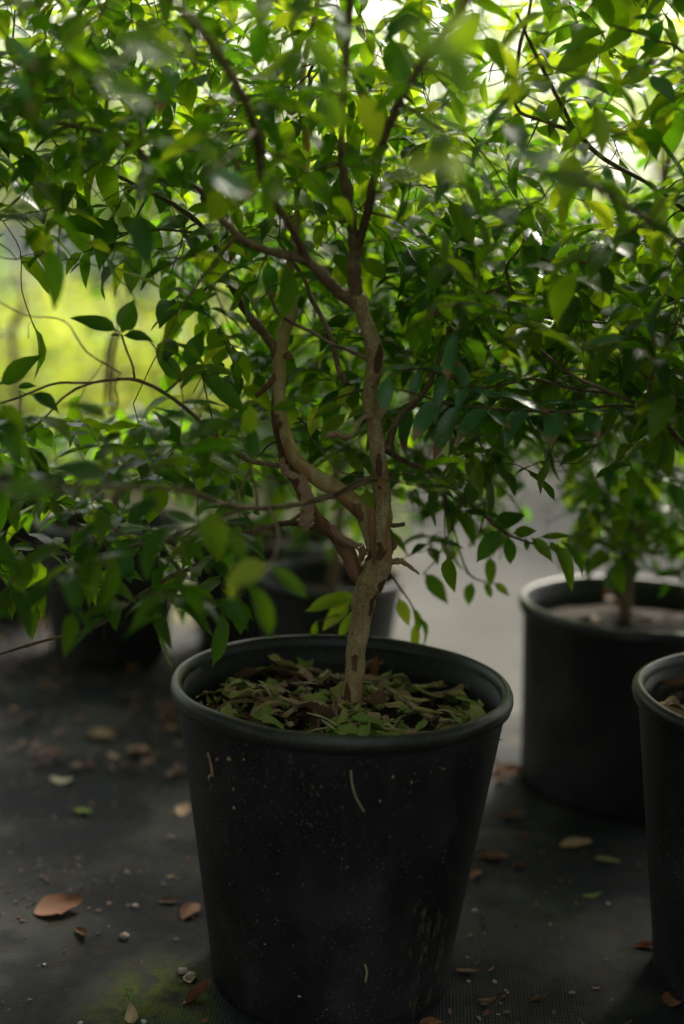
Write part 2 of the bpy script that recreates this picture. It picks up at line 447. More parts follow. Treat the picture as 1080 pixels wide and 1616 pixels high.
def dry_shape(width, curl, roll, seed):
    V, UV, F = [], [], []
    n, k = 11, 5
    for i in range(n):
        t = i / (n - 1)
        w = max(.004, width * math.sin(math.pi * min(1, max(.01, t) ** .8)) ** .8)
        for j in range(k):
            a = (j / (k - 1) - .5) * 2
            nz = mnoise.noise(Vector((t * 4, a * 1.6, seed))); nz2 = mnoise.noise(Vector((t * 11, a * 4, seed + 9)))
            th = a * roll
            yy = (w * math.sin(th) / roll) * (1 + .15 * mnoise.noise(Vector((t * 9, a, seed + 4)))); zz = w * (1 - math.cos(th)) / roll
            V.append(Vector((t + .03 * nz2, yy + .10 * math.sin(t * 2.5 + seed) * t, zz + curl * (t - .45) ** 2 + .07 * nz * abs(a) + .025 * nz2))); UV.append((t, .5 + .5 * a))
    for i in range(n - 1):
        for j in range(k - 1):
            p = i * k + j
            F.append((p, p + 1, p + k + 1, p + k))
    return V, F, UV
DEAD += [dry_shape(.30, .35, .7, 1), dry_shape(.24, .6, 1.5, 2), dry_shape(.27, -.3, 1.0, 3), dry_shape(.25, .2, -.8, 4)]
leaf_cache = {}
def leaf_mesh(shape, mat, dead=False):
    k = (shape, mat, dead)
    if k not in leaf_cache:
        V, F, UV = (DEAD if dead else SHAPES)[shape]
        leaf_cache[k] = mesh('leaf_' + mat + str(shape), V, F, M[mat], True, None, UV)
    return leaf_cache[k]

def leaf_matrix(p, d, nrm, L, wf=1.0):
    x = Vector(d).normalized()
    z = Vector(nrm) - x * Vector(nrm).dot(x)
    if z.length < 1e-4: z = x.orthogonal()
    z.normalize()
    y = z.cross(x)
    return Matrix(((x.x * L, y.x * L * wf, z.x * L, p[0]), (x.y * L, y.y * L * wf, z.y * L, p[1]), (x.z * L, y.z * L * wf, z.z * L, p[2]), (0, 0, 0, 1)))

def joined_leaves(name, recs, mats, shapes=SHAPES):
    """recs: list of (matrix, shape, material key)"""
    AV, AF, AU, AM = [], [], [], []
    off = 0
    pre = [(np.array([tuple(v) for v in s[0]]), s[1], np.array(s[2])) for s in shapes]
    faces = []
    for m, sh, mk in recs:
        V, F, UV = pre[sh]
        mm = np.array(m)
        AV.append(V @ mm[:3, :3].T + mm[:3, 3]); AU.append(UV)
        for f in F: faces.append(tuple(i + off for i in f))
        AM += [mats.index(mk)] * len(F)
        off += len(V)
    return mesh(name, np.concatenate(AV), faces, [M[k] for k in mats], True, AM, np.concatenate(AU))

# ------------------------------------------------------------------ tubes
def catmull(pts, per=6):
    pts = [np.array(p, float) for p in pts]
    if len(pts) < 3:
        a, b_ = pts[0], pts[-1]
        return [a + (b_ - a) * i / per for i in range(per + 1)]
    P = [2 * pts[0] - pts[1]] + pts + [2 * pts[-1] - pts[-2]]
    out = []
    for i in range(1, len(P) - 2):
        p0, p1, p2, p3 = P[i - 1], P[i], P[i + 1], P[i + 2]
        for k in range(per):
            t = k / per
            out.append(0.5 * ((2 * p1) + (-p0 + p2) * t + (2 * p0 - 5 * p1 + 4 * p2 - p3) * t * t + (-p0 + 3 * p1 - 3 * p2 + p3) * t ** 3))
    out.append(P[-2])
    return out

def tube_data(pr, sides=8, per=5, lump=0.0, seed=0):
    """pr: list of (point, radius) -> verts, faces"""
    rr = random.Random(seed)
    c4 = catmull([(*p, r) for p, r in pr], per)
    pts = [Vector(c[:3]) for c in c4]; rad = [max(0.0004, c[3]) for c in c4]
    V, F = [], []
    if lump > 0:
        for i in range(2, len(pts) - 1):
            pts[i] = pts[i] + Vector((rr.uniform(-1, 1), rr.uniform(-1, 1), rr.uniform(-1, 1))) * rad[i] * (0.16 if sides < 11 else 0.03)
            if rr.random() < 0.14 and sides < 11: rad[i] *= rr.uniform(1.05, 1.22)
    t0 = (pts[1] - pts[0]).normalized()
    u = t0.orthogonal().normalized()
    ph = [rr.uniform(0, 6.28) for _ in range(4)]
    for i, p in enumerate(pts):
        t = (pts[min(i + 1, len(pts) - 1)] - pts[max(i - 1, 0)]).normalized()
        u = (u - t * u.dot(t)).normalized()
        w = t.cross(u)
        for s in range(sides):
            a = 2 * math.pi * s / sides
            k = 1 + lump * (math.sin(2 * a + ph[0] + i * 0.31) * 0.6 + math.sin(3 * a + ph[1] - i * 0.47) * 0.4 + 0.7 * math.sin(i * 0.9 + ph[2]))
            dirv = u * math.cos(a) + w * math.sin(a)
            if sides > 10:
                q_ = p + dirv * rad[i]
                k *= 1 + 0.20 * mnoise.noise(q_ * 38.0 + Vector((seed, 0, 0))) + 0.08 * mnoise.noise(q_ * 120.0)
            V.append(p + dirv * rad[i] * k)
    n = len(pts)
    for i in range(n - 1):
        for s in range(sides):
            s2 = (s + 1) % sides
            F.append((i * sides + s, i * sides + s2, (i + 1) * sides + s2, (i + 1) * sides + s))
    F.append(tuple(reversed(range(sides)))); F.append(tuple(range((n - 1) * sides, n * sides)))
    return V, F, pts, rad

def px_branch(spec):
    """spec rows: (px, py, Y, width px) -> [(point, radius)]"""
    out = []
    for px, py, Y, w in spec:
        p = at(px, py, Y)
        out.append((p, 0.5 * w * 0.86 * (Y * 1.02) / FPX))
    return out

# ------------------------------------------------------------------ ground
def sheet(name, poly, z, mat, thick=0.0):
    V = [(x, y, z) for x, y in poly]; n = len(V)
    F = [tuple(range(n))]
    if thick:
        V += [(x, y, z - thick) for x, y in poly]
        F += [(i, i + n, (i + 1) % n + n, (i + 1) % n) for i in range(n)]
    o = link(name, mesh(name, V, F, mat, False))
    return tag(o, kind='structure')

sheet('ground', [(-120, -60), (120, -60), (120, 200), (-120, 200)], -0.012, M['earth'])
path = sheet('path', [(0.42, 9.0), (0.20, 4.2), (0.06, 2.62), (6.0, 2.3), (14.0, 3.4), (14, 9.5)], -0.006, M['concrete'])

# weed mat: a gently rumpled sheet, a second strip lapping over it
def mat_z(x, y):
    from mathutils import noise as mn
    z, seed = (0.006, 7.0) if y < 2.09 else (0.0, 1.0)
    return z + .004 + 0.0035 * mn.noise(Vector((x * 4.0, y * 4.0, seed))) + 0.002 * mn.noise(Vector((x * 13, y * 13, seed + 3)))
def mat_sheet(name, x0, x1, y0, y1, z, seed, edge=None, nx=90, ny=90):
    from mathutils import noise as mn
    V, F = [], []
    for j in range(ny + 1):
        for i in range(nx + 1):
            x = x0 + (x1 - x0) * i / nx
            y = y0 + (y1 - y0) * j / ny
            if edge and j == ny: y += edge(x)
            h = 0.0035 * mn.noise(Vector((x * 4.0, y * 4.0, seed))) + 0.002 * mn.noise(Vector((x * 13, y * 13, seed + 3)))
            V.append((x, y, z + h + 0.004))
    for j in range(ny):
        for i in range(nx):
            a = j * (nx + 1) + i
            F.append((a, a + 1, a + nx + 2, a + nx + 1))
    me = mesh(name, V, F, M['weed_mat'])
    o = link(name, me)
    sm = o.modifiers.new('thickness', 'SOLIDIFY'); sm.thickness = 0.0015; sm.offset = -1
    return tag(o, kind='structure')
mat_sheet('weed_mat', -3.5, 3.0, 1.9, 2.72, 0.0, 1.0, lambda x: (0.55 if x < -0.1 else 0.0) + 0.02 * math.sin(9 * x))
mat_sheet('weed_mat', -3.5, 3.0, -0.8, 2.10, 0.006, 7.0, lambda x: 0.025 * math.sin(3.1 * x) + 0.012 * math.sin(11 * x), 90, 120)

# ------------------------------------------------------------------ pots
def lathe(profile, seg=96):
    V, F = [], []
    n = len(profile)
    for s in range(seg):
        a = 2 * math.pi * s / seg
        for r, z in profile:
            V.append((r * math.cos(a), r * math.sin(a), z))
    for s in range(seg):
        s2 = (s + 1) % seg
        for i in range(n - 1):
            F.append((s * n + i, s2 * n + i, s2 * n + i + 1, s * n + i + 1))
    return V, F

def make_pot(name, label, loc, rt, rb, h, body_mat, rz=0.0, lip=0.026, group=None, soil_drop=0.05, soil=True, soil_label=None):
    root = empty(name, loc, rz)
    tag(root, label, 'pot', group)
    th = 0.004
    prof = [(0.0, 0.012), (rb * 0.90, 0.012), (rb * 0.93, 0.002), (rb * 0.975, 0.0), (rb, 0.006), (rb * 1.0 + 0.001, 0.022)]
    for k in range(1, 9):
        t = k / 8
        prof.append((rb + (rt * 0.955 - rb) * t, 0.022 + (h - lip - 0.022) * t))
    prof += [(rt * 0.957, h - lip * 0.55), (rt * 0.945 - th, h - lip * 0.55)]
    for k in range(1, 11):
        t = k / 10
        rr_ = rt * 0.945 - th - (rt * 0.945 - rb) * t * 0.97
        zz = h - lip * 0.55 - (h - 0.03) * t * 0.97
        # shallow moulded rings on the inside wall, near the top
        prof.append((rr_ + 0.0016, zz + 0.006)); prof.append((rr_, zz))
    V, F = lathe(prof)
    link('body', mesh('pot_body', V, F, body_mat), root, Matrix.Translation(loc) @ Matrix.Rotation(rz, 4, 'Z'))
    # rolled rim
    rim = []
    cz, cr_ = h - lip * 0.5, rt - 0.010
    outer = [(-0.0045, -0.05), (-0.002, -0.47), (0.003, -0.52), (0.0072, -0.42), (0.0092, -0.10), (0.0088, 0.20), (0.0066, 0.42), (0.0030, 0.51), (-0.0008, 0.49), (-0.0036, 0.34), (-0.0052, 0.10), (-0.0060, -0.10)]
    for dx, dz in outer:
        rim.append((cr_ + dx, cz + dz * lip))
    V, F = lathe(rim, 128)
    from mathutils import noise as mn
    V = [(x * (1 + 0.006 * mn.noise(Vector((x * 9, y * 9, 1.0 + loc[0])))), y * (1 + 0.0035 * mn.noise(Vector((x * 9, y * 9, 5.0)))), z + 0.0028 * mn.noise(Vector((x * 11, y * 11, 9.0 + loc[0])))) for x, y, z in V]
    link('rim', mesh('pot_rim', V, F, M['pot_rim']), root, Matrix.Translation(loc) @ Matrix.Rotation(rz, 4, 'Z'))
    if soil:
        zs = h - soil_drop
        rs = (rb + (rt * 0.945 - rb) * (zs / h)) - 0.004
        V, F = [(0, 0, zs + 0.012)], []
        rings, seg = 10, 48
        for i in range(1, rings + 1):
            rr_ = rs * i / rings
            for s in range(seg):
                a = 2 * math.pi * s / seg
                x, y = rr_ * math.cos(a), rr_ * math.sin(a)
                V.append((x, y, zs + 0.012 * (1 - (i / rings) ** 2) + 0.009 * mn.noise(Vector((x * 22, y * 22, loc[1])))))
        for s in range(seg): F.append((0, 1 + s, 1 + (s + 1) % seg))
        for i in range(rings - 1):
            for s in range(seg):
                a = 1 + i * seg + s; a2 = 1 + i * seg + (s + 1) % seg
                F.append((a, a + seg, a2 + seg, a2))
        so = link('potting_soil', mesh('potting_soil', V, F, M['soil']), None, Matrix.Translation(loc))
        tag(so, soil_label or 'dark soil filling a black pot', 'soil', group, 'stuff')
    return root

POT = Vector((0.009, 1.655, 0.006))
PH, PR, PB = 0.385, 0.208, 0.149
main_pot = make_pot('plant_pot', 'large scuffed black plastic pot holding the twisted trunk tree', POT, PR, PB, PH, M['pot_body_main'], 0.0, 0.021, None, 0.064, True, 'dark soil under leaf litter around the twisted trunk')
RPOT = Vector((0.572, 1.67, 0.006))
right_pot = make_pot('plant_pot', 'black plastic pot beside the scuffed pot, holding the tree with brown tipped leaves', RPOT, 0.2055, 0.150, 0.385, M['pot_body_other'], 1.9, 0.021, None, 0.045, True, 'dark soil under litter in the brown tipped tree pot')
BPOT = Vector((0.512, 2.36, 0.004))
back_pot = make_pot('plant_pot', 'straight sided black pot by the pale concrete path', BPOT, 0.203, 0.180, 0.325, M['pot_body_other'], 0.7, 0.024, None, 0.05, True, 'brown soil in the straight sided pot by the path')
BG_POTS = [(-0.80, 3.42, 0.20, 0.16, 0.31), (-0.50, 3.02, 0.165, 0.125, 0.30), (-0.17, 3.10, 0.18, 0.14, 0.27), (-0.02, 2.78, 0.150, 0.12, 0.255), (-1.25, 3.2, 0.18, 0.14, 0.3)]
ROW_LABEL = ['shaded black pot standing on brown litter beyond a smaller black pot', 'smaller shaded black pot standing in brown leaf litter', 'shaded black pot half hidden behind the small pot by the twisted trunk', 'small shaded black pot just behind the twisted trunk', 'shaded black pot at the outer end of the row on litter']
for i, (x, y, a, c_, h) in enumerate(BG_POTS):
    make_pot('plant_pot', ROW_LABEL[i], (x, y, 0.003), a, c_, h, M['pot_body_other'], i * 1.1, 0.022, 'shaded pots in the row behind', 0.05, True, 'dark soil in a shaded pot behind the scuffed pot')

# ------------------------------------------------------------------ trees
LEAF_MATS = LEAFM
def grow_curve(p0, p1, lift=0.05, jitter=0.02, n=4, rr=random):
    p0, p1 = Vector(p0), Vector(p1)
    L = (p1 - p0).length
    out = []
    for i in range(n + 1):
        t = i / n
        p = p0.lerp(p1, t) + Vector((0, 0, lift * L * 4 * t * (1 - t)))
        if 0 < i < n: p += Vector([rr.uniform(-1, 1) * jitter * L for _ in range(3)])
        out.append(p)
    return out

class Tree:
    def __init__(self, name, label, loc, seed, group=None):
        self.root = empty(name, loc)
        tag(self.root, label, 'tree', group)
        self.nodes = []          # (Vector, radius)
        self.leaves = []         # (matrix, shape, mat)
        self.tw_v, self.tw_f = [], []
        self.rr = random.Random(seed)
        self.shade = None
    def branch(self, pr, mat='bark_dark', name='branch', sides=8, per=5, lump=0.04, grow=True):
        V, F, pts, rad = tube_data(pr, sides, per, lump, self.rr.randint(0, 9999))
        link(name, mesh(name, V, F, M[mat]), self.root)
        if grow: self.nodes += list(zip(pts, rad))
        return pts
    def twig_tube(self, pr, sides=5, per=3):
        V, F, pts, rad = tube_data(pr, sides, per, 0.03, self.rr.randint(0, 9999))
        o = len(self.tw_v)
        self.tw_v += V; self.tw_f += [tuple(i + o for i in f) for f in F]
        return pts
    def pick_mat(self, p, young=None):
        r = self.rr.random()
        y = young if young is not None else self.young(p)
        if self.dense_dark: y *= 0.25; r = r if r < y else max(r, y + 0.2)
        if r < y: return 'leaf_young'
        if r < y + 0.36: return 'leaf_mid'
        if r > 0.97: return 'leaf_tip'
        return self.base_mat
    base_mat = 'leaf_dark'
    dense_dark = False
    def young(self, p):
        return 0.05 + 0.32 * max(0.0, min(1.0, (p[2] - 0.85) / 0.35))  # young leaves; their share rises with height to mimic backlight on the upper crown
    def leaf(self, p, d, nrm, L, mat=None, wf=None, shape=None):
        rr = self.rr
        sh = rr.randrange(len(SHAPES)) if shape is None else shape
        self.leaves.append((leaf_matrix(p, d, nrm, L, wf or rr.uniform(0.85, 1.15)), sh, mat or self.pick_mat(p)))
    def leafy(self, pts, keep=None, spacing=0.020, Lr=(0.036, 0.064), start=0.12, mat=None, droop=0.16, young=None):
        """alternate leaves in two ranks along a polyline"""
        rr = self.rr
        seg = [(pts[i + 1] - pts[i]).length for i in range(len(pts) - 1)]
        tot = sum(seg)
        s = tot * start + rr.uniform(0, spacing)
        side = rr.choice((-1, 1))
        while s < tot:
            a = 0; q = s
            while a < len(seg) - 1 and q > seg[a]: q -= seg[a]; a += 1
            p = pts[a].lerp(pts[a + 1], min(1, q / max(seg[a], 1e-6)))
            t = (pts[a + 1] - pts[a]).normalized()
            lat = t.cross(Vector((0, 0, 1)))
            if lat.length < 0.2: lat = Vector((rr.uniform(-1, 1), rr.uniform(-1, 1), 0))
            lat.normalize()
            d = t * rr.uniform(0.35, 0.9) + lat * side * rr.uniform(0.8, 1.2) + Vector((0, 0, rr.uniform(-droop * 1.8, 0.25)))
            nrm = Vector((rr.uniform(-0.5, 0.5), rr.uniform(-0.5, 0.5), 1.0))
            L = rr.uniform(*Lr) * (0.75 + 0.25 * (1 - abs(2 * s / tot - 1)))
            if keep is None or keep(p + d.normalized() * L * 0.5): self.leaf(p, d, nrm, L, mat or self.pick_mat(p, young))
            side = -side
            s += spacing * rr.uniform(0.7, 1.3)
        t = (pts[-1] - pts[-2]).normalized()
        if keep is None or keep(pts[-1]):
            self.leaf(pts[-1], t + Vector((0, 0, -0.15)), Vector((rr.uniform(-.4, .4), rr.uniform(-.4, .4), 1)), rr.uniform(*Lr), mat or self.pick_mat(pts[-1], young))
    def nearest(self, p, maxr=None):
        n = len(self.nodes)
        if not hasattr(self, 'arr'): self.arr = np.zeros((60000, 3)); self.na = 0
        if self.na < n:
            self.arr[self.na:n] = [tuple(q) for q, r in self.nodes[self.na:n]]; self.na = n
        d2 = ((self.arr[:n] - np.array(p)) ** 2).sum(1)
        k = int(d2.argmin())
        return self.nodes[k], math.sqrt(d2[k])
    def fill(self, sample, n_br, n_tw, keep, br_len=(0.16, 0.5), tw_len=(0.045, 0.20)):
        rr = self.rr
        made = tries = 0
        while made < n_br and tries < n_br * 30:
            tries += 1
            p = sample(rr)
            (q, r), d = self.nearest(p)
            if not br_len[0] < d < br_len[1] or not keep(p): continue
            c = grow_curve(q, p, rr.uniform(0.0, 0.10), 0.05, 4, rr)
            r0 = min(r * 0.7, 0.0045)
            self.branch([(pp, r0 + (0.0013 - r0) * i / 4) for i, pp in enumerate(c)], 'bark_dark', 'branch', 6, 4)
            self.leafy(c, keep, 0.03, start=0.45)
            made += 1
        made = tries = 0
        base = list(self.nodes)
        while made < n_tw and tries < n_tw * 30:
            tries += 1
            p = sample(rr)
            if not keep(p): continue
            (q, r), d = self.nearest(p)
            if d < tw_len[0]: continue
            if d > tw_len[1]:
                p = q + (p - q) * (rr.uniform(tw_len[0] * 1.3, tw_len[1]) / d)
                if not keep(p): continue
            c = grow_curve(q, p + Vector((0, 0, -0.01)), rr.uniform(0.02, 0.10), 0.06, 3, rr)
            r0 = min(r * 0.6, 0.0018)
            pts = self.twig_tube([(pp, r0 + (0.0007 - r0) * i / 3) for i, pp in enumerate(c)])
            self.nodes += [(pp, 0.0012) for pp in pts[4:]]
            self.leafy(pts, keep, 0.0165, start=0.12)
            made += 1
    def finish(self, n_obj=300):
        if self.tw_v:
            tag(link('twig_spray', mesh('twig_spray', self.tw_v, self.tw_f, M['twig']), self.root), kind='stuff')
        ALL_TREES.append((self, n_obj))

ALL_TREES = []
YT = 1.655

# --- the twisted tree in the scuffed pot
T = Tree('potted_tree', 'twisted small tree with peeling bark growing in the scuffed black pot', POT + Vector((0.008, 0, PH - 0.08)), 5)
T.branch(px_branch([(548, 1185, YT, 62), (552, 1140, YT, 48), (557, 1095, YT, 38), (562, 1040, YT, 37), (568, 985, YT, 38), (576, 942, YT, 45), (590, 912, YT - 0.004, 52), (600, 880, YT - 0.006, 46), (601, 845, YT - 0.006, 36), (604, 805, YT - 0.008, 32), (603, 765, YT - 0.01, 31), (597, 720, YT - 0.012, 29), (591, 675, YT - 0.014, 28), (584, 625, YT - 0.018, 26), (590, 585, YT - 0.022, 32), (588, 545, YT - 0.028, 30), (575, 505, YT - 0.034, 28), (563, 465, YT - 0.04, 27)]),
         'bark_mottled', 'trunk', 20, 7, 0.05)
T.branch(px_branch([(563, 472, YT - 0.038, 26), (559, 430, YT - 0.045, 23), (560, 395, YT - 0.05, 22), (556, 350, YT - 0.06, 17), (546, 300, YT - 0.075, 16), (540, 230, YT - 0.09, 14), (545, 110, YT - 0.11, 13), (553, 0, YT - 0.13, 11), (565, -160, YT - 0.14, 8), (560, -350, YT - 0.14, 5)]), 'bark_dark', 'branch', 10, 6)
T.branch(px_branch([(561, 400, YT - 0.05, 19), (578, 345, YT - 0.065, 16), (590, 285, YT - 0.085, 15), (602, 235, YT - 0.11, 15), (625, 170, YT - 0.15, 14), (660, 110, YT - 0.20, 14), (705, 45, YT - 0.25, 13), (760, -30, YT - 0.30, 11), (830, -150, YT - 0.34, 7)]), 'bark_dark', 'branch', 10, 6)
T.branch(px_branch([(562, 482, YT - 0.036, 22), (535, 460, YT - 0.05, 22), (505, 430, YT - 0.07, 20), (478, 408, YT - 0.085, 19), (440, 400, YT - 0.09, 16), (390, 383, YT - 0.10, 14), (350, 345, YT - 0.10, 13), (310, 296, YT - 0.10, 12), (262, 274, YT - 0.10, 11), (220, 241, YT - 0.10, 10), (185, 216, YT - 0.09, 9), (125, 200, YT - 0.08, 8), (50, 187, YT - 0.07, 7), (-60, 150, YT - 0.05, 5)]), 'bark_dark', 'branch', 10, 6)
T.branch(px_branch([(488, 415, YT - 0.08, 15), (466, 370, YT - 0.11, 14), (432, 318, YT - 0.15, 14), (412, 270, YT - 0.19, 14), (403, 205, YT - 0.23, 14), (378, 140, YT - 0.27, 14), (345, 85, YT - 0.31, 14), (310, 40, YT - 0.35, 13), (255, -20, YT - 0.39, 11), (170, -110, YT - 0.43, 7)]), 'bark_dark', 'branch', 10, 6)
# second, smooth stem that crosses to the left and rises behind
T.branch(px_branch([(596, 880, YT + 0.006, 30), (585, 842, YT + 0.004, 30), (573, 812, YT + 0.004, 32), (541, 778, YT + 0.008, 33), (502, 754, YT + 0.014, 30), (474, 735, YT + 0.022, 27), (457, 706, YT + 0.032, 24), (446, 665, YT + 0.044, 24), (441, 620, YT + 0.056, 24), (441, 570, YT + 0.07, 26), (448, 530, YT + 0.085, 25), (459, 488, YT + 0.10, 23), (456, 440, YT + 0.12, 18), (464, 380, YT + 0.14, 17), (478, 300, YT + 0.17, 17), (484, 230, YT + 0.20, 14), (478, 120, YT + 0.22, 12), (500, 10, YT + 0.24, 10), (520, -180, YT + 0.25, 6)]),
         'bark_tan', 'stem', 14, 6, 0.04)
T.branch(px_branch([(580, 925, YT + 0.008, 26), (562, 905, YT + 0.012, 27), (549, 872, YT + 0.018, 26), (520, 836, YT + 0.026, 22), (492, 806, YT + 0.034, 21), (472, 765, YT + 0.042, 23), (452, 722, YT + 0.05, 24), (438, 672, YT + 0.055, 21), (434, 640, YT + 0.06, 14), (436, 600, YT + 0.068, 9)]),
         'bark_red', 'stem', 12, 6, 0.09)
T.branch(px_branch([(441, 572, YT + 0.07, 20), (430, 545, YT + 0.075, 18), (399, 504, YT + 0.085, 16), (380, 478, YT + 0.09, 14), (355, 430, YT + 0.10, 12), (330, 370, YT + 0.11, 10), (285, 330, YT + 0.12, 9), (250, 310, YT + 0.13, 7), (170, 270, YT + 0.14, 6), (90, 230, YT + 0.15, 5)]), 'bark_dark', 'branch', 9, 5)
T.branch(px_branch([(436, 592, YT + 0.06, 12), (425, 606, YT + 0.05, 11), (408, 622, YT + 0.04, 9), (404, 627, YT + 0.038, 8)]), 'bark_red', 'twig_stub', 8, 3, 0.06, False)
T.branch(px_branch([(600, 752, YT - 0.012, 16), (580, 758, YT - 0.03, 12), (547, 773, YT - 0.06, 11), (518, 785, YT - 0.085, 11), (476, 795, YT - 0.12, 10), (425, 801, YT - 0.16, 10), (380, 800, YT - 0.19, 10), (345, 793, YT - 0.22, 9), (310, 778, YT - 0.26, 9), (250, 770, YT - 0.31, 8), (150, 768, YT - 0.37, 7), (50, 762, YT - 0.42, 5), (-40, 765, YT - 0.45, 3)]), 'bark_dark', 'branch', 8, 5)
T.branch(px_branch([(457, 738, YT + 0.02, 10), (420, 732, YT + 0.01, 9), (390, 725, YT, 8), (345, 694, YT - 0.01, 7), (300, 650, YT - 0.02, 7), (260, 620, YT - 0.03, 6.5), (222, 602, YT - 0.04, 6.5), (190, 598, YT - 0.045, 6), (140, 604, YT - 0.05, 5), (85, 606, YT - 0.05, 4.5), (30, 627, YT - 0.05, 4), (-30, 645, YT - 0.05, 3)]), 'bark_dark', 'branch', 8, 5, 0.04, False)
T.branch(px_branch([(150, 603, YT - 0.05, 4.5), (120, 614, YT - 0.055, 4.5), (95, 632, YT - 0.06, 4), (65, 665, YT - 0.07, 4), (30, 687, YT - 0.08, 3.5), (0, 695, YT - 0.085, 3)]), 'bark_dark', 'branch', 7, 4, 0.03, False)
T.branch(px_branch([(213, 601, YT - 0.04, 4.5), (209, 575, YT - 0.045, 4.2), (200, 553, YT - 0.05, 4), (191, 527, YT - 0.05, 4)]), 'bark_dark', 'branch', 7, 4, 0.03, False)
T.branch(px_branch([(560, 885, YT + 0.02, 12), (530, 850, YT + 0.05, 12), (470, 826, YT + 0.08, 12), (400, 838, YT + 0.09, 11), (325, 885, YT + 0.07, 10), (260, 915, YT + 0.04, 9), (200, 955, YT + 0.01, 8), (150, 990, YT - 0.01, 7), (75, 1010, YT - 0.04, 6), (0, 1032, YT - 0.06, 5), (-60, 1050, YT - 0.08, 3)]), 'bark_dark', 'branch', 8, 5)
T.branch(px_branch([(400, 838, YT + 0.09, 8), (340, 845, YT + 0.05, 7), (280, 850, YT, 6), (220, 860, YT - 0.04, 6), (150, 875, YT - 0.07, 5), (80, 870, YT - 0.09, 4), (30, 850, YT - 0.10, 3)]), 'bark_dark', 'branch', 7, 5)
T.branch(px_branch([(390, 800, YT - 0.18, 6), (350, 815, YT - 0.17, 5.5), (300, 835, YT - 0.16, 5), (230, 855, YT - 0.15, 4), (170, 830, YT - 0.15, 4)]), 'bark_dark', 'branch', 7, 4)
T.branch(px_branch([(612, 712, YT + 0.0, 16), (620, 680, YT + 0.01, 13), (637, 650, YT + 0.02, 11), (668, 622, YT + 0.03, 10), (688, 580, YT + 0.04, 10), (700, 545, YT + 0.045, 10), (718, 518, YT + 0.05, 9), (760, 500, YT + 0.05, 9), (800, 497, YT + 0.05, 8), (845, 498, YT + 0.05, 6)]), 'bark_dark', 'branch', 9, 5)
T.branch(px_branch([(707, 528, YT + 0.045, 8), (710, 514, YT + 0.045, 8), (735, 502, YT + 0.05, 7), (758, 470, YT + 0.055, 6), (795, 452, YT + 0.05, 5)]), 'bark_dark', 'branch', 7, 4)
T.branch(px_branch([(803, 497, YT + 0.05, 5), (804, 450, YT + 0.045, 5), (800, 420, YT + 0.04, 5), (825, 385, YT + 0.035, 4), (830, 340, YT + 0.03, 3)]), 'bark_dark', 'branch', 7, 4)
T.branch(px_branch([(610, 712, YT + 0.005, 11), (640, 728, YT + 0.06, 10), (695, 755, YT + 0.12, 9), (755, 805, YT + 0.15, 8), (800, 842, YT + 0.15, 6), (850, 860, YT + 0.14, 4), (905, 870, YT + 0.13, 3)]), 'bark_dark', 'branch', 8, 5, 0.03, False)
T.branch(px_branch([(546, 606, YT - 0.015, 11), (534, 578, YT + 0.0, 10), (525, 540, YT + 0.01, 10), (509, 503, YT + 0.02, 9), (490, 468, YT + 0.03, 8), (480, 440, YT + 0.04, 7), (440, 380, YT + 0.06, 5)]), 'bark_dark', 'branch', 8, 5)
T.branch(px_branch([(582, 568, YT - 0.02, 7), (550, 553, YT - 0.03, 6), (518, 540, YT - 0.03, 6), (493, 524, YT - 0.035, 6), (460, 509, YT - 0.04, 6), (438, 493, YT - 0.045, 6), (428, 470, YT - 0.05, 5), (418, 452, YT - 0.05, 4)]), 'bark_dark', 'branch', 7, 4, 0.06, False)
# fine dry twiglets near the trunk
T.branch(px_branch([(590, 756, YT - 0.02, 4), (560, 750, YT - 0.03, 3.5), (535, 742, YT - 0.03, 3.5), (505, 708, YT - 0.03, 3), (487, 686, YT - 0.03, 2)]), 'twig', 'branch', 6, 4, 0.03, False)
T.branch(px_branch([(472, 790, YT - 0.12, 3), (455, 765, YT - 0.12, 3), (440, 757, YT - 0.12, 3), (410, 748, YT - 0.12, 3), (395, 730, YT - 0.12, 2)]), 'twig', 'branch', 6, 4, 0.03, False)
T.branch(px_branch([(352, 798, YT - 0.21, 5), (375, 780, YT - 0.20, 5), (390, 750, YT - 0.19, 5), (397, 740, YT - 0.19, 4)]), 'twig', 'branch', 6, 4, 0.03, False)
T.branch(px_branch([(604, 828, YT - 0.005, 9), (622, 829, YT - 0.008, 8), (639, 827, YT - 0.012, 8)]), 'bark_dark', 'twig_stub', 8, 3, 0.03, False)
T.branch(px_branch([(592, 655, YT - 0.02, 12), (570, 662, YT - 0.03, 8), (560, 680, YT - 0.035, 6), (547, 690, YT - 0.04, 8), (528, 685, YT - 0.045, 13), (515, 690, YT - 0.045, 7)]), 'bark_mottled', 'twig_stub', 9, 5, 0.22, False)

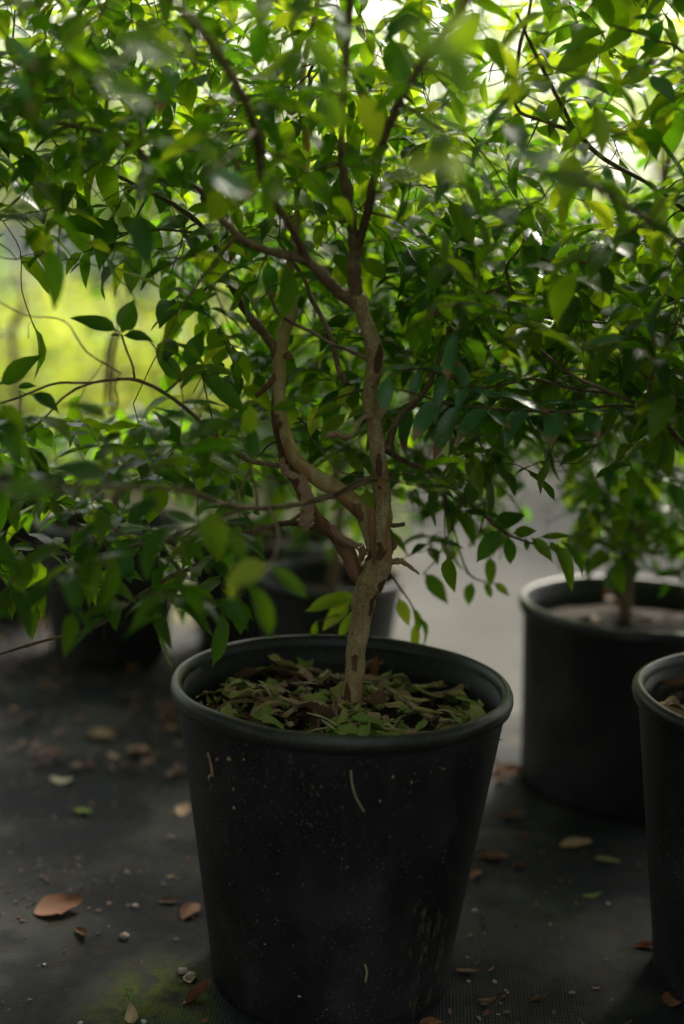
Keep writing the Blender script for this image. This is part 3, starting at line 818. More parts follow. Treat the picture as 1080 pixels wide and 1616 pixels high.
# peeling bark: curled strips hanging from the stems
def bark_strip(pts, widths, Y0, curl=0.35, mat='bark_peel', seed=0):
    rr = random.Random(seed)
    V, F = [], []
    k = 7
    cs = catmull([(*at(px, py, Y0 + dy), w * Y0 / FPX) for (px, py, dy), w in zip(pts, widths)], 5)
    n = len(cs)
    for i, c in enumerate(cs):
        p = Vector(c[:3]); w = c[3]
        t = (Vector(cs[min(i + 1, n - 1)][:3]) - Vector(cs[max(i - 1, 0)][:3])).normalized()
        view = Vector((0, -1, 0.15))
        s_ = t.cross(view).normalized()
        el, er = 1 + rr.uniform(-.30, .22), 1 + rr.uniform(-.30, .22)
        roll = math.sin(i * 0.8 + seed) * 0.5
        for j in range(k):
            a = (j / (k - 1) - 0.5) * 2
            e = el if a < 0 else er
            end = 0.0 if 0 < i < n - 1 else rr.uniform(-.25, .25) * w
            V.append(p + s_ * a * w * 0.5 * e + t * end + view * (w * curl * (0.22 * (1 - a * a) + 0.25 * roll * a) + rr.uniform(-.02, .02) * w))
    for i in range(n - 1):
        for j in range(k - 1):
            a = i * k + j
            F.append((a, a + 1, a + k + 1, a + k))
    o = link('bark_flake', mesh('bark_flake', V, F, M[mat], False), T.root)
    sm = o.modifiers.new('thickness', 'SOLIDIFY'); sm.thickness = 0.0007
    return o
bark_strip([(476, 748, 0), (481, 770, -0.006), (486, 795, -0.01), (484, 820, -0.012), (480, 838, -0.012)], [12, 20, 20, 27, 10], YT + 0.012, 0.5, seed=1)
bark_strip([(470, 752, 0), (482, 775, -0.004), (495, 800, -0.006), (520, 838, -0.008), (545, 862, -0.008)], [8, 12, 8, 14, 9], YT + 0.014, 0.8, 'bark_red', seed=2)
bark_strip([(505, 822, 0), (522, 835, -0.004), (540, 850, -0.006), (562, 860, -0.006), (572, 858, -0.006)], [10, 16, 14, 9, 3], YT + 0.012, 0.9, seed=3)
bark_strip([(612, 890, 0), (626, 886, -0.008), (640, 889, -0.012), (662, 906, -0.014)], [5, 12, 9, 3], YT - 0.008, 0.9, seed=4)
bark_strip([(447, 722, 0), (446, 735, -0.006), (456, 748, -0.008), (472, 752, -0.01)], [9, 13, 12, 8], YT + 0.02, 0.6, seed=5)
bark_strip([(436, 655, 0), (437, 670, -0.004), (447, 668, -0.006)], [9, 12, 7], YT + 0.035, 0.5, 'bark_red', seed=6)
bark_strip([(588, 800, 0), (586, 830, -0.004), (589, 860, -0.004), (591, 890, -0.002)], [7, 12, 10, 8], YT - 0.018, 0.8, 'bark_red', seed=7)
bark_strip([(614, 848, 0), (620, 858, 0.0), (616, 876, 0.0)], [5, 14, 6], YT - 0.002, 0.5, 'bark_red', seed=8)
bark_strip([(576, 862, 0), (572, 876, -0.004), (566, 890, -0.002)], [18, 14, 5], YT + 0.002, 0.6, 'bark_red', seed=9)
bark_strip([(449, 558, 0), (458, 563, -0.006), (462, 566, -0.008)], [16, 12, 3], YT + 0.05, 0.6, 'bark_red', seed=10)

def lpx(tree, bx, by, tx, ty, Y, dY=0.0, mat=None, wf=1.0, shape=None, nrm=None):
    a = at(bx, by, Y); c_ = at(tx, ty, Y + dY)
    d = c_ - a
    if nrm is None: nrm = (tree.rr.uniform(-.3, .3), -0.8, 0.8)
    tree.leaf(a, d, nrm, d.length, mat, wf, shape)

# leaves seen one by one on the arching branch
for a in [(185, 523, 112, 492, YT - .05, 0, 'leaf_dark', .8), (194, 522, 212, 476, YT - .05, -.01, 'leaf_dark', 1.5), (196, 530, 241, 528, YT - .05, -.01, 'leaf_dark', .9), (189, 529, 174, 528, YT - .05, 0, 'leaf_dark', 1.0),
          (0, 607, 66, 560, YT - .05, 0, 'leaf_dark', .9), (28, 613, 56, 603, YT - .05, 0, 'leaf_dark', 1.0), (48, 677, 0, 668, YT - .075, 0, 'leaf_dark', .9), (52, 676, 50, 708, YT - .075, 0, 'leaf_dark', 1.3), (5, 690, 0, 640, YT - .07, 0, 'leaf_dark', .9),
          (283, 600, 250, 550, YT - .03, 0, 'leaf_dark', 1.0), (300, 580, 312, 518, YT - .03, 0, 'leaf_dark', 1.1), (282, 590, 322, 584, YT - .06, -.02, 'leaf_young', 1.2), (318, 590, 392, 650, YT - .03, 0, 'leaf_dark', .8), (318, 576, 376, 594, YT - .03, 0, 'leaf_mid', .6),
          (190, 370, 85, 340, YT + .05, 0, 'leaf_dark', .8), (215, 388, 200, 470, YT + .05, 0, 'leaf_dark', .9), (190, 345, 232, 372, YT + .05, 0, 'leaf_dark', 1.3), (130, 400, 96, 430, YT + .10, 0, 'leaf_dark', .9), (140, 395, 128, 455, YT + .10, 0, 'leaf_dark', .8),
          (70, 270, 60, 335, YT - .05, 0, 'leaf_mid', 1.0), (175, 237, 120, 222, YT - .10, 0, 'leaf_dark', 1.5), (60, 260, 0, 275, YT - .08, 0, 'leaf_dark', 1.1),
          # near the trunk
          (470, 640, 425, 640, YT - .07, 0, 'leaf_mid', 1.1), (465, 632, 505, 626, YT - .07, 0, 'leaf_mid', .9), (462, 640, 462, 672, YT - .07, 0, 'leaf_mid', 1.3), (535, 640, 490, 655, YT + .04, 0, 'leaf_young', .9), (560, 610, 520, 640, YT + .04, 0, 'leaf_young', .9), (545, 655, 500, 690, YT + .05, 0, 'leaf_young', 1.0), (500, 640, 487, 690, YT + .05, 0, 'leaf_young', .8), (575, 640, 545, 660, YT + .04, 0, 'leaf_young', .8), (530, 590, 575, 600, YT + .03, 0, 'leaf_dark', .9),
          (395, 640, 392, 690, YT - .15, 0, 'leaf_mid', 1.2), (315, 700, 385, 712, YT - .12, 0, 'leaf_mid', 1.0), (320, 690, 318, 745, YT - .1, 0, 'leaf_dark', 1.0),
          # young shoots low against the dark pots
          (560, 940, 480, 958, YT + .20, 0, 'leaf_young', .7), (555, 950, 503, 990, YT + .20, 0, 'leaf_young', 1.0), (565, 965, 530, 1005, YT + .20, 0, 'leaf_young', .8), (500, 980, 492, 1020, YT + .2, 0, 'leaf_mid', .6),
          (630, 945, 645, 990, YT + .22, 0, 'leaf_young', .9), (650, 960, 672, 1000, YT + .22, 0, 'leaf_mid', .7), (655, 985, 655, 1030, YT + .22, 0, 'leaf_young', .8), (665, 975, 683, 1022, YT + .22, 0, 'leaf_mid', .5),
          # out of focus shoots in front of the pot
          (420, 895, 352, 912, YT - .42, 0, 'leaf_gold', 1.5), (375, 915, 355, 950, YT - .42, 0, 'leaf_gold', 1.1), (395, 925, 445, 1010, YT - .38, 0, 'leaf_mid', .7), (430, 895, 490, 945, YT - .36, 0, 'leaf_mid', .7), (330, 805, 345, 890, YT - .38, 0, 'leaf_mid', 1.1), (300, 860, 262, 880, YT - .2, 0, 'leaf_mid', .9), (360, 850, 400, 880, YT - .36, 0, 'leaf_mid', 1.2),
          (185, 862, 215, 925, YT - .10, 0, 'leaf_tip', 1.1), (72, 938, 30, 968, YT - .09, 0, 'leaf_young', .9), (74, 940, 60, 982, YT - .09, 0, 'leaf_mid', .6),
          # spray over the path
          (790, 838, 748, 884, YT + .15, 0, 'leaf_dark', 1.0), (802, 848, 810, 895, YT + .15, 0, 'leaf_dark', .9), (782, 830, 828, 806, YT + .15, 0, 'leaf_dark', 1.4), (735, 795, 758, 755, YT + .14, 0, 'leaf_dark', 1.2), (810, 842, 848, 838, YT + .15, 0, 'leaf_mid', 1.2), (828, 850, 836, 870, YT + .15, 0, 'leaf_dark', 1.0), (840, 850, 876, 880, YT + .14, -.02, 'leaf_mid', .9), (880, 860, 913, 925, YT + .12, -.03, 'leaf_mid', .8), (885, 855, 938, 908, YT + .14, 0, 'leaf_dark', .45), (850, 848, 910, 845, YT + .14, 0, 'leaf_mid', .4), (868, 855, 880, 875, YT + .13, 0, 'leaf_mid', 1.0),
          (745, 920, 735, 955, YT + .3, 0, 'leaf_dark', 1.1), (765, 920, 778, 945, YT + .3, 0, 'leaf_dark', 1.1), (780, 920, 806, 942, YT + .3, 0, 'leaf_young', .9), (670, 905, 708, 955, YT + .3, 0, 'leaf_dark', .9),
          # pair of young leaves by the forked twig
          (825, 512, 787, 565, YT - .02, -.03, 'leaf_young', .9), (828, 512, 850, 558, YT - .02, -.03, 'leaf_young', 1.1),
          # high, close, strongly out of focus
          (690, 60, 760, 190, YT - .75, 0, 'leaf_mid', 1.1), (770, 20, 690, 110, YT - .72, 0, 'leaf_mid', 1.2), (640, 30, 700, 110, YT - .70, 0, 'leaf_mid', 1.1), (620, 270, 740, 262, YT - .62, 0, 'leaf_young', .8), (715, 230, 720, 290, YT - .60, 0, 'leaf_young', 1.0), (800, 245, 890, 250, YT - .6, 0, 'leaf_dark', .9), (750, 255, 800, 280, YT - .6, 0, 'leaf_mid', .9), (640, 190, 700, 200, YT - .55, 0, 'leaf_mid', 1.0), (690, 185, 745, 205, YT - .5, 0, 'leaf_tip', 1.0),
          (150, 120, 240, 170, YT - .55, 0, 'leaf_mid', 1.0), (330, 280, 410, 295, YT - .45, 0, 'leaf_tip', 1.2), (310, 225, 350, 270, YT - .4, 0, 'leaf_mid', 1.0), (420, 300, 480, 310, YT - .45, 0, 'leaf_mid', 1.0), (20, 60, 60, 110, YT - .45, 0, 'leaf_tip', 1.0), (10, 110, 65, 170, YT - .42, 0, 'leaf_tip', .9), (60, 770, 0, 790, YT - .5, 0, 'leaf_mid', .9), (0, 770, 90, 775, YT - .52, 0, 'leaf_mid', .8), (180, 60, 300, 90, YT - .6, 0, 'leaf_mid', 1.1), (480, 60, 560, 130, YT - .5, 0, 'leaf_mid', 1.1), (500, 150, 560, 210, YT - .45, 0, 'leaf_mid', 1.1)]:
    lpx(T, *a)

for sp_ in ([(603, 888, YT + .01, 5), (592, 925, YT + .12, 4), (575, 945, YT + .19, 3), (545, 965, YT + .20, 3), (500, 982, YT + .20, 2)],
            [(608, 895, YT + .01, 5), (630, 925, YT + .16, 4), (650, 955, YT + .21, 3), (664, 985, YT + .22, 2)],
            [(695, 755, YT + .12, 5), (715, 830, YT + .22, 4), (740, 905, YT + .29, 4), (785, 922, YT + .30, 2)],
            [(715, 830, YT + .22, 4), (690, 880, YT + .27, 3), (668, 906, YT + .30, 2)],
            [(425, 801, YT - .16, 6), (440, 845, YT - .28, 5), (425, 893, YT - .38, 4), (375, 918, YT - .42, 3)],
            [(440, 845, YT - .28, 4), (380, 830, YT - .34, 4), (330, 806, YT - .38, 3)],
            [(705, 45, YT - .25, 7), (740, 20, YT - .5, 7), (700, 60, YT - .68, 6), (690, 180, YT - .62, 5), (720, 255, YT - .60, 4), (800, 246, YT - .60, 3)],
            [(345, 85, YT - .31, 6), (240, 70, YT - .45, 6), (150, 115, YT - .55, 4), (20, 100, YT - .45, 3)],
            [(403, 205, YT - .23, 6), (370, 240, YT - .36, 5), (325, 278, YT - .44, 4)],
            [(412, 270, YT - .19, 6), (440, 290, YT - .36, 4), (425, 300, YT - .45, 3)],
            [(545, 110, YT - .11, 6), (520, 90, YT - .35, 5), (480, 58, YT - .5, 3)],
            [(250, 770, YT - .31, 5), (120, 775, YT - .46, 5), (0, 772, YT - .52, 3)],
            [(803, 497, YT + .05, 4), (820, 503, YT + .01, 3), (827, 511, YT - .02, 2)],
            [(330, 370, YT + .11, 5), (250, 362, YT + .07, 4), (190, 368, YT + .05, 3)], [(215, 362, YT + .06, 4), (165, 385, YT + .09, 3), (132, 398, YT + .10, 2)],
            [(260, 620, YT - .03, 4), (283, 600, YT - .03, 4), (300, 580, YT - .03, 3)], [(345, 694, YT - .01, 4), (330, 640, YT - .02, 3), (318, 588, YT - .03, 3)],
            [(589, 610, YT - .03, 4), (540, 625, YT + .02, 3), (500, 640, YT + .05, 2)], [(150, 875, YT - .07, 4), (105, 920, YT - .085, 3), (74, 938, YT - .09, 2)]):
    T.twig_tube(px_branch(sp_), 6, 4)

def ell_sample(c, r):
    def f(rr):
        while True:
            v = Vector((rr.uniform(-1, 1), rr.uniform(-1, 1), rr.uniform(-1, 1)))
            if v.length < 1: break
        return Vector((c[0] + v.x * r[0], c[1] + v.y * r[1], c[2] + v.z * r[2]))
    return f

krr = random.Random(77)
def keep_main(p):
    q = project(p)
    if q is None or p[1] < 0.75: return False
    x, y, z = q
    if p[2] < 0.44: return False
    inside = -60 < x < 1140 and -60 < y < 1676
    if not inside: return True
    d = 1.0
    if y > 1040: return False
    if z < 1.3: d = 0.10 if y < 330 else 0.03
    elif z < 1.5: d = (0.45 if y < 420 else 0.8) if y < 330 or x < 350 else 0.12
    elif z < 1.6 and y < 420 and 180 < x < 640: d = 0.5
    if x < 430 and 280 < y <= 430: d *= 0.40 if x < 220 else 0.7
    elif x < 415 and 430 < y < 640: d *= 0.04 if x < 270 else 0.5
    elif x < 430 and y >= 640: d *= 0.9 if y < 960 else 0.25
    if 415 <= x < 660 and y >= 440: d *= (0.0 if z < 1.76 else (0.85 if y < 780 else (0.45 if y < 880 else 0.05)))
    if x >= 660 and y > 690: d *= (0.9 if y < 780 else (0.5 if y < 885 and z > 1.75 else 0.0)) if x < 800 else (0.25 if y < 760 else 0.0)
    if 520 < x < 640 and 300 < y < 480 and z < 1.7: d *= 0.15
    if y < 330 and x > 620: d *= 0.55
    if 590 < x < 1000 and 555 < y < 705 and z < 1.76: d *= 0.08
    if 1.66 < z and 1000 > x > 640 and 500 < y < 700: d *= 0.7
    return krr.random() < d
T.fill(ell_sample((-0.06, 1.66, 0.98), (0.78, 0.62, 0.56)), 75, 680, keep_main)
T.fill(ell_sample((-0.30, 1.55, 0.66), (0.42, 0.42, 0.18)), 14, 150, keep_main, br_len=(0.1, 0.5))
T.fill(ell_sample((-0.22, 1.62, 1.06), (0.32, 0.35, 0.22)), 18, 400, keep_main, br_len=(0.1, 0.5))
T.fill(ell_sample((0.20, 1.75, 0.95), (0.35, 0.4, 0.30)), 14, 300, keep_main)
T.fill(ell_sample((0.08, 1.98, 0.82), (0.34, 0.24, 0.22)), 14, 260, keep_main, br_len=(0.1, 0.5))
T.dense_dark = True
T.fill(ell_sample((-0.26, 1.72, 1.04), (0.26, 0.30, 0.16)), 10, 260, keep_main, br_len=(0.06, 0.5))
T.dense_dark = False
T.fill(ell_sample((-0.06, 1.97, 0.88), (0.24, 0.20, 0.28)), 10, 170, keep_main, br_len=(0.08, 0.5))
T.fill(ell_sample((0.17, 1.98, 0.62), (0.20, 0.20, 0.15)), 8, 110, keep_main, br_len=(0.06, 0.5))
T.fill(ell_sample((-0.05, 1.45, 1.55), (0.75, 0.65, 0.40)), 16, 90, keep_main)  # unseen upper crown, added to keep light from above off the ground
T.finish()

# --- neighbour with brown tipped leaves, in the pot at the right
class TipTree(Tree):
    base_mat = 'leaf_dark'
T2 = TipTree('potted_tree', 'leafy potted tree with a spray of brown tipped leaves by the twisted trunk', RPOT + Vector((0, 0, 0.34)), 9)
Y2 = RPOT.y
T2.branch([(RPOT + Vector((0, 0, 0.31)), .014), (RPOT + Vector((.01, 0, .45)), .012), (RPOT + Vector((-.015, .01, .62)), .011), (RPOT + Vector((.01, .0, .8)), .009), (RPOT + Vector((0, -.03, 1.0)), .007), (RPOT + Vector((.02, 0, 1.3)), .004)], 'bark_mottled', 'trunk', 12, 6)
b1 = T2.branch([(RPOT + Vector((-.01, .0, .56)), .007)] + px_branch([(1120, 735, Y2 - .02, 9), (1070, 692, Y2 - .04, 9), (1030, 650, Y2 - .05, 8), (960, 618, Y2 - .05, 7), (900, 590, Y2 - .04, 6), (840, 540, Y2 - .02, 5), (800, 505, Y2, 3)]), 'bark_dark', 'branch', 8, 5)
b2 = T2.branch([(RPOT + Vector((-.01, .0, .60)), .006)] + px_branch([(1080, 648, Y2 - .02, 7), (1020, 643, Y2 - .03, 7), (960, 640, Y2 - .035, 6), (905, 650, Y2 - .04, 6), (800, 646, Y2 - .045, 5.5), (745, 641, Y2 - .05, 5), (690, 632, Y2 - .06, 4.5), (645, 618, Y2 - .07, 3.5), (615, 612, Y2 - .075, 2)]), 'twig', 'branch', 8, 5, 0.03, False)
b3 = T2.branch(px_branch([(960, 620, Y2 - .04, 5), (900, 612, Y2 - .03, 5), (840, 598, Y2 - .02, 5), (800, 606, Y2 - .02, 4.5), (750, 612, Y2 - .03, 4.5), (705, 594, Y2 - .04, 4), (662, 582, Y2 - .05, 3.5), (612, 593, Y2 - .06, 2.5)]), 'twig', 'branch', 8, 5, 0.03, False)
T2.branch(px_branch([(1025, 645, Y2 - .05, 7), (1025, 610, Y2 - .05, 6), (1030, 590, Y2 - .05, 6), (1050, 545, Y2 - .04, 5), (1070, 505, Y2 - .03, 4), (1078, 480, Y2 - .03, 3)]), 'bark_dark', 'branch', 7, 4)
T2.branch(px_branch([(1025, 600, Y2 - .05, 4), (990, 565, Y2 - .06, 4), (960, 530, Y2 - .06, 3)]), 'bark_dark', 'branch', 7, 4)
T2.branch([(RPOT + Vector((0, 0, .72)), .007)] + px_branch([(1130, 430, Y2 - .12, 10), (1080, 388, Y2 - .20, 9), (990, 325, Y2 - .28, 9), (935, 292, Y2 - .32, 7), (890, 270, Y2 - .35, 4)]), 'bark_dark', 'branch', 8, 5)
T2.branch([(RPOT + Vector((0, 0, .85)), .006)] + px_branch([(1150, 180, Y2 + .02, 8), (1080, 84, Y2 - .02, 6), (1040, 65, Y2 - .02, 5), (1000, 50, Y2 - .03, 4), (960, 38, Y2 - .03, 3)]), 'bark_dark', 'branch', 8, 5, .03, False)
T2.branch([(RPOT + Vector((0, .02, .8)), .006)] + px_branch([(1080, 330, Y2 + .08, 8), (955, 252, Y2 + .06, 8), (910, 212, Y2 + .05, 8), (862, 192, Y2 + .04, 7), (815, 168, Y2 + .03, 6), (820, 78, Y2 + .0, 7), (835, 20, Y2, 6), (850, -60, Y2, 4)]), 'bark_dark', 'branch', 8, 5)
T2.branch(px_branch([(910, 212, Y2 + .05, 7), (868, 130, Y2 + .03, 7), (842, 78, Y2 + .0, 6), (815, 20, Y2 - .03, 5)]), 'bark_dark', 'branch', 8, 4)
# the spray: leaves one by one
for a in [(663, 582, 612, 576, Y2 - .05, 0, 1.0), (663, 583, 708, 580, Y2 - .05, 0, 1.0), (665, 586, 648, 622, Y2 - .06, -.02, 1.1), (700, 590, 690, 634, Y2 - .05, -.03, 1.15), (735, 612, 725, 575, Y2 - .04, .0, 1.4), (735, 614, 722, 640, Y2 - .05, -.02, 1.3), (740, 616, 785, 622, Y2 - .04, -.02, 1.1), (612, 595, 606, 640, Y2 - .07, -.03, 1.2), (700, 588, 742, 595, Y2 - .02, .02, .9), (760, 610, 800, 585, Y2 - .02, 0, 1.0), (800, 605, 818, 588, Y2, 0, 1.2),
          (690, 632, 655, 680, Y2 - .06, -.03, 1.2), (725, 638, 685, 702, Y2 - .06, -.03, 1.0), (765, 643, 722, 686, Y2 - .06, -.03, 1.1), (770, 650, 800, 668, Y2 - .05, -.03, 1.0), (780, 622, 860, 640, Y2 - .05, -.03, .9), (770, 645, 745, 685, Y2 - .03, .0, .7), (830, 648, 800, 685, Y2 - .05, -.03, 1.3), (880, 650, 868, 688, Y2 - .05, -.04, 1.5), (915, 650, 960, 645, Y2 - .05, -.03, 1.1), (925, 650, 945, 678, Y2 - .05, -.03, 1.4), (880, 645, 950, 632, Y2 - .02, 0, .6), (850, 640, 905, 630, Y2 - .01, 0, .7), (972, 645, 1008, 665, Y2 - .05, -.03, 1.3), (1010, 642, 1050, 660, Y2 - .04, 0, 1.0)]:
    lpx(T2, a[0], a[1], a[0] + (a[2] - a[0]) * 1.22, a[1] + (a[3] - a[1]) * 1.22, a[4], a[5], 'leaf_tip', a[6] * 0.72, nrm=(T2.rr.uniform(-.3, .3), -0.35, 1.0))
for a in [(880, 460, 935, 500, Y2 - .02, 0, 'leaf_mid', .9), (948, 455, 935, 505, Y2 - .03, 0, 'leaf_young', 1.1), (998, 480, 995, 540, Y2 - .03, 0, 'leaf_mid', 1.2), (900, 448, 1010, 445, Y2 - .03, 0, 'leaf_young', .4), (870, 455, 865, 420, Y2, 0, 'leaf_tip', 1.1), (960, 455, 1040, 485, Y2 - .03, 0, 'leaf_mid', .4), (888, 510, 850, 440, Y2 + .01, 0, 'leaf_mid', 1.0),
          (955, 50, 882, 62, Y2 - .03, 0, 'leaf_mid', 1.1), (1000, 48, 945, 75, Y2 - .03, 0, 'leaf_mid', 1.1), (1000, 50, 1046, 60, Y2 - .03, 0, 'leaf_mid', 1.1), (1060, 75, 1005, 88, Y2 - .03, 0, 'leaf_mid', 1.1), (1070, 75, 1050, 38, Y2 - .03, 0, 'leaf_mid', 1.1), (950, 75, 870, 108, Y2 - .03, 0, 'leaf_mid', 1.1), (1045, 35, 1000, 12, Y2 - .03, 0, 'leaf_dark', .8), (1028, 115, 968, 130, Y2 - .01, 0, 'leaf_young', 1.2), (1030, 118, 1062, 160, Y2 - .05, -.03, 'leaf_tip', 1.0), (1055, 140, 1026, 218, Y2, 0, 'leaf_dark', 1.0), (1080, 175, 1040, 242, Y2 - .02, 0, 'leaf_dark', 1.3),
          (930, 205, 1005, 208, Y2 + .04, 0, 'leaf_young', .6), (865, 190, 895, 150, Y2 + .04, 0, 'leaf_mid', 1.3), (940, 300, 850, 262, Y2 - .3, 0, 'leaf_mid', .9), (990, 330, 950, 275, Y2 - .28, 0, 'leaf_mid', 1.0), (1040, 360, 1040, 300, Y2 - .25, 0, 'leaf_mid', 1.0), (960, 310, 1000, 370, Y2 - .3, 0, 'leaf_mid', .9), (1010, 345, 1075, 360, Y2 - .25, 0, 'leaf_mid', .9), (1045, 370, 1030, 420, Y2 - .25, 0, 'leaf_mid', 1.1)]:
    lpx(T2, *a)
def keep_right(p):
    q = project(p)
    if q is None or p[1] < 1.0 or p[2] < 0.50: return False
    x, y, z = q
    if not (-60 < x < 1140 and -60 < y < 1676): return True
    if y > 760 or x < 620: return False
    d = 1.0
    if z < 1.5: d = 0.35 if y < 480 else 0.05
    if y > 700: d *= 0.4
    if 940 < x < 1080 and 160 < y < 300: d *= 0.35
    if y < 330: d *= 0.55
    if y < 160 and x > 820: d *= 0.7
    if 590 < x < 1000 and 560 < y < 705 and z < 1.75: d *= 0.10
    return krr.random() < d
T2.fill(ell_sample((0.55, 1.78, 1.0), (0.62, 0.5, 0.50)), 60, 760, keep_right)
T2.fill(ell_sample((0.6, 1.7, 1.6), (0.6, 0.6, 0.45)), 10, 50, keep_right)  # crown above the view, added for shade below
T2.finish()

# --- small tree in the straight sided pot
T3 = Tree('potted_tree', 'slender potted tree growing in the straight sided pot by the path', BPOT + Vector((0, 0, 0.28)), 21)
T3.branch([(BPOT + Vector((-.02, 0, .26)), .013), (BPOT + Vector((-.02, 0, .40)), .012), (BPOT + Vector((-.005, 0, .6)), .010), (BPOT + Vector((-.03, 0, .85)), .008), (BPOT + Vector((.0, 0, 1.15)), .006), (BPOT + Vector((.02, 0, 1.5)), .003)], 'bark_dark', 'trunk', 10, 5)
T3.branch([(BPOT + Vector((-.01, 0, .40)), .009), (BPOT + Vector((.03, .02, .56)), .008), (BPOT + Vector((.08, .03, .8)), .006), (BPOT + Vector((.15, .04, 1.1)), .004)], 'bark_tan', 'stem', 10, 5)
for a in [(985, 888, 950, 938, 2.20, 0, 'leaf_tip', 1.1), (985, 885, 968, 880, 2.2, 0, 'leaf_dark', 1.2), (1050, 915, 1048, 948, 2.2, 0, 'leaf_dark', 1.2), (1000, 895, 1005, 918, 2.2, 0, 'leaf_tip', 1.0), (925, 805, 940, 860, 2.3, 0, 'leaf_young', 1.1), (970, 890, 1020, 900, 2.2, 0, 'leaf_dark', .6), (1080, 905, 1030, 900, 2.2, 0, 'leaf_dark', .8), (905, 760, 940, 790, 2.3, 0, 'leaf_mid', 1.1), (940, 765, 935, 800, 2.3, 0, 'leaf_mid', 1.1)]:
    lpx(T3, *a)
T3.twig_tube(px_branch([(1090, 915, 2.22, 4), (1040, 905, 2.21, 4), (1000, 890, 2.2, 3), (975, 884, 2.2, 2)]))
def keep_back(p):
    q = project(p)
    if q is None or p[2] < 0.38: return False
    x, y, z = q
    if not (-60 < x < 1140 and -60 < y < 1676): return krr.random() < 0.5
    if y > 900 or x < 560: return False
    d = 1.0
    if 790 < x < 900 and y > 720: d = 0.10
    if x < 780 and y > 760: d = 0.08
    if y > 860: d *= 0.5
    if 930 < x < 1080 and 150 < y < 330: d *= 0.25
    if y < 150: d *= 0.35
    return krr.random() < d
T3.fill(ell_sample((0.50, 2.40, 0.96), (0.58, 0.40, 0.48)), 40, 420, keep_back)
T3.fill(ell_sample((0.56, 2.30, 0.54), (0.34, 0.28, 0.19)), 24, 420, keep_back, br_len=(.08, .5))
T3.finish()

# --- shaded row behind
def keep_row(p):
    q = project(p)
    if q is None or p[2] < 0.30: return False
    x, y, z = q
    if x < 400 and 300 < y < 660: return krr.random() < 0.05
    if x < 330 and y > 800: return krr.random() < 0.4
    if x > 640 and y > 690: return krr.random() < (0.30 if x < 760 and y < 860 else 0.05)
    if y < 200: return krr.random() < 0.22
    return krr.random() < 0.9
ROW_TREE = ['low dark green tree in the shaded pot beyond the smaller one', 'low dark green tree in the smaller shaded pot on litter', 'tall dark tree in the half hidden pot behind the twisted trunk', 'dense dark tree in the small pot just behind the twisted trunk', 'low dark green tree in the outermost shaded pot of the row']
for i, (x, y, a, c_, h) in enumerate(BG_POTS):
    P = Vector((x, y, 0.003))
    t = Tree('potted_tree', ROW_TREE[i], P + Vector((0, 0, h - .05)), 40 + i, 'trees in the shaded row behind')
    t.branch([(P + Vector((0, 0, h - .07)), .013), (P + Vector((.015, 0, h + .12)), .011), (P + Vector((-.01, .01, h + .35)), .009), (P + Vector((.02, 0, h + (.42 if i in (0, 1, 4) else .65))), .006), (P + Vector((0, 0, h + (.5 if i in (0, 1, 4) else 1.0))), .003)], 'bark_dark', 'trunk', 9, 4)
    low = i in (0, 1, 4)
    t.fill(ell_sample((x, y + .1, 0.60 if low else 0.72), (0.46, 0.38, 0.22 if low else 0.46)), 14 if low else 24, 190 if low else 380, keep_row, br_len=(.1, .5))
    t.finish(0)

# --- golden shrubs in the open, beyond the path
def cloud_shrub(name, label, group, loc, r, n, L, mats, seed, stem=True, keep=None, cat='shrub', trunk_h=None):
    rr = random.Random(seed)
    root = empty(name, loc); tag(root, label, cat, group)
    recs = []
    clumps = []
    for _ in range(max(6, n // 45)):
        while True:
            v = Vector((rr.uniform(-1, 1), rr.uniform(-1, 1), rr.uniform(-1, 1)))
            if 0.35 < v.length < 1: break
        clumps.append(v)
    cz = r[2] if trunk_h is None else trunk_h + r[2] * 0.8
    for k in range(n):
        v = rr.choice(clumps) + Vector((rr.gauss(0, .17), rr.gauss(0, .17), rr.gauss(0, .17)))
        p = Vector(loc) + Vector((v.x * r[0], v.y * r[1], cz + v.z * r[2]))
        if p.z < 0.08: continue
        if keep and not keep(p): continue
        d = Vector((rr.uniform(-1, 1), rr.uniform(-1, 1), rr.uniform(-.7, .5))) + v * 0.5
        recs.append((leaf_matrix(p, d, (rr.uniform(-.7, .7), rr.uniform(-.7, .7), 1), L * rr.uniform(.7, 1.3)), rr.randrange(4), rr.choice(mats)))
    ms = sorted(set(mats))
    tag(link('crown', joined_leaves('crown', recs, ms), root), kind='stuff')
    V, F = [], []
    th = cz
    nb = 7 if trunk_h is None else 9
    L0 = Vector(loc)
    if trunk_h is not None:
        v_, f_, pts, rad = tube_data([(L0 + Vector((0, 0, -.02)), .05 * r[2]), (L0 + Vector((.02, .01, trunk_h * .5)), .04 * r[2]), (L0 + Vector((-.02, 0, trunk_h)), .035 * r[2]), (L0 + Vector((0, 0, cz + r[2] * .3)), .012 * r[2])], 8, 4, .05, seed)
        link('trunk', mesh('trunk', v_, f_, M['bark_dark']), root)
    for k in range(nb):
        c_ = clumps[k % len(clumps)]
        tip = L0 + Vector((c_.x * r[0] * .9, c_.y * r[1] * .9, cz + c_.z * r[2] * .9))
        st = L0 + Vector((rr.uniform(-.03, .03), rr.uniform(-.03, .03), 0.0 if trunk_h is None else trunk_h * rr.uniform(.7, 1.1)))
        v_, f_, _, _ = tube_data([(st, .012 * r[2] + .003), (st.lerp(tip, .5) + Vector((0, 0, .05)), .008 * r[2] + .002), (tip, .002)], 6, 4, .04, seed + k)
        link('branch', mesh('branch', v_, f_, M['bark_dark']), root)
    return root

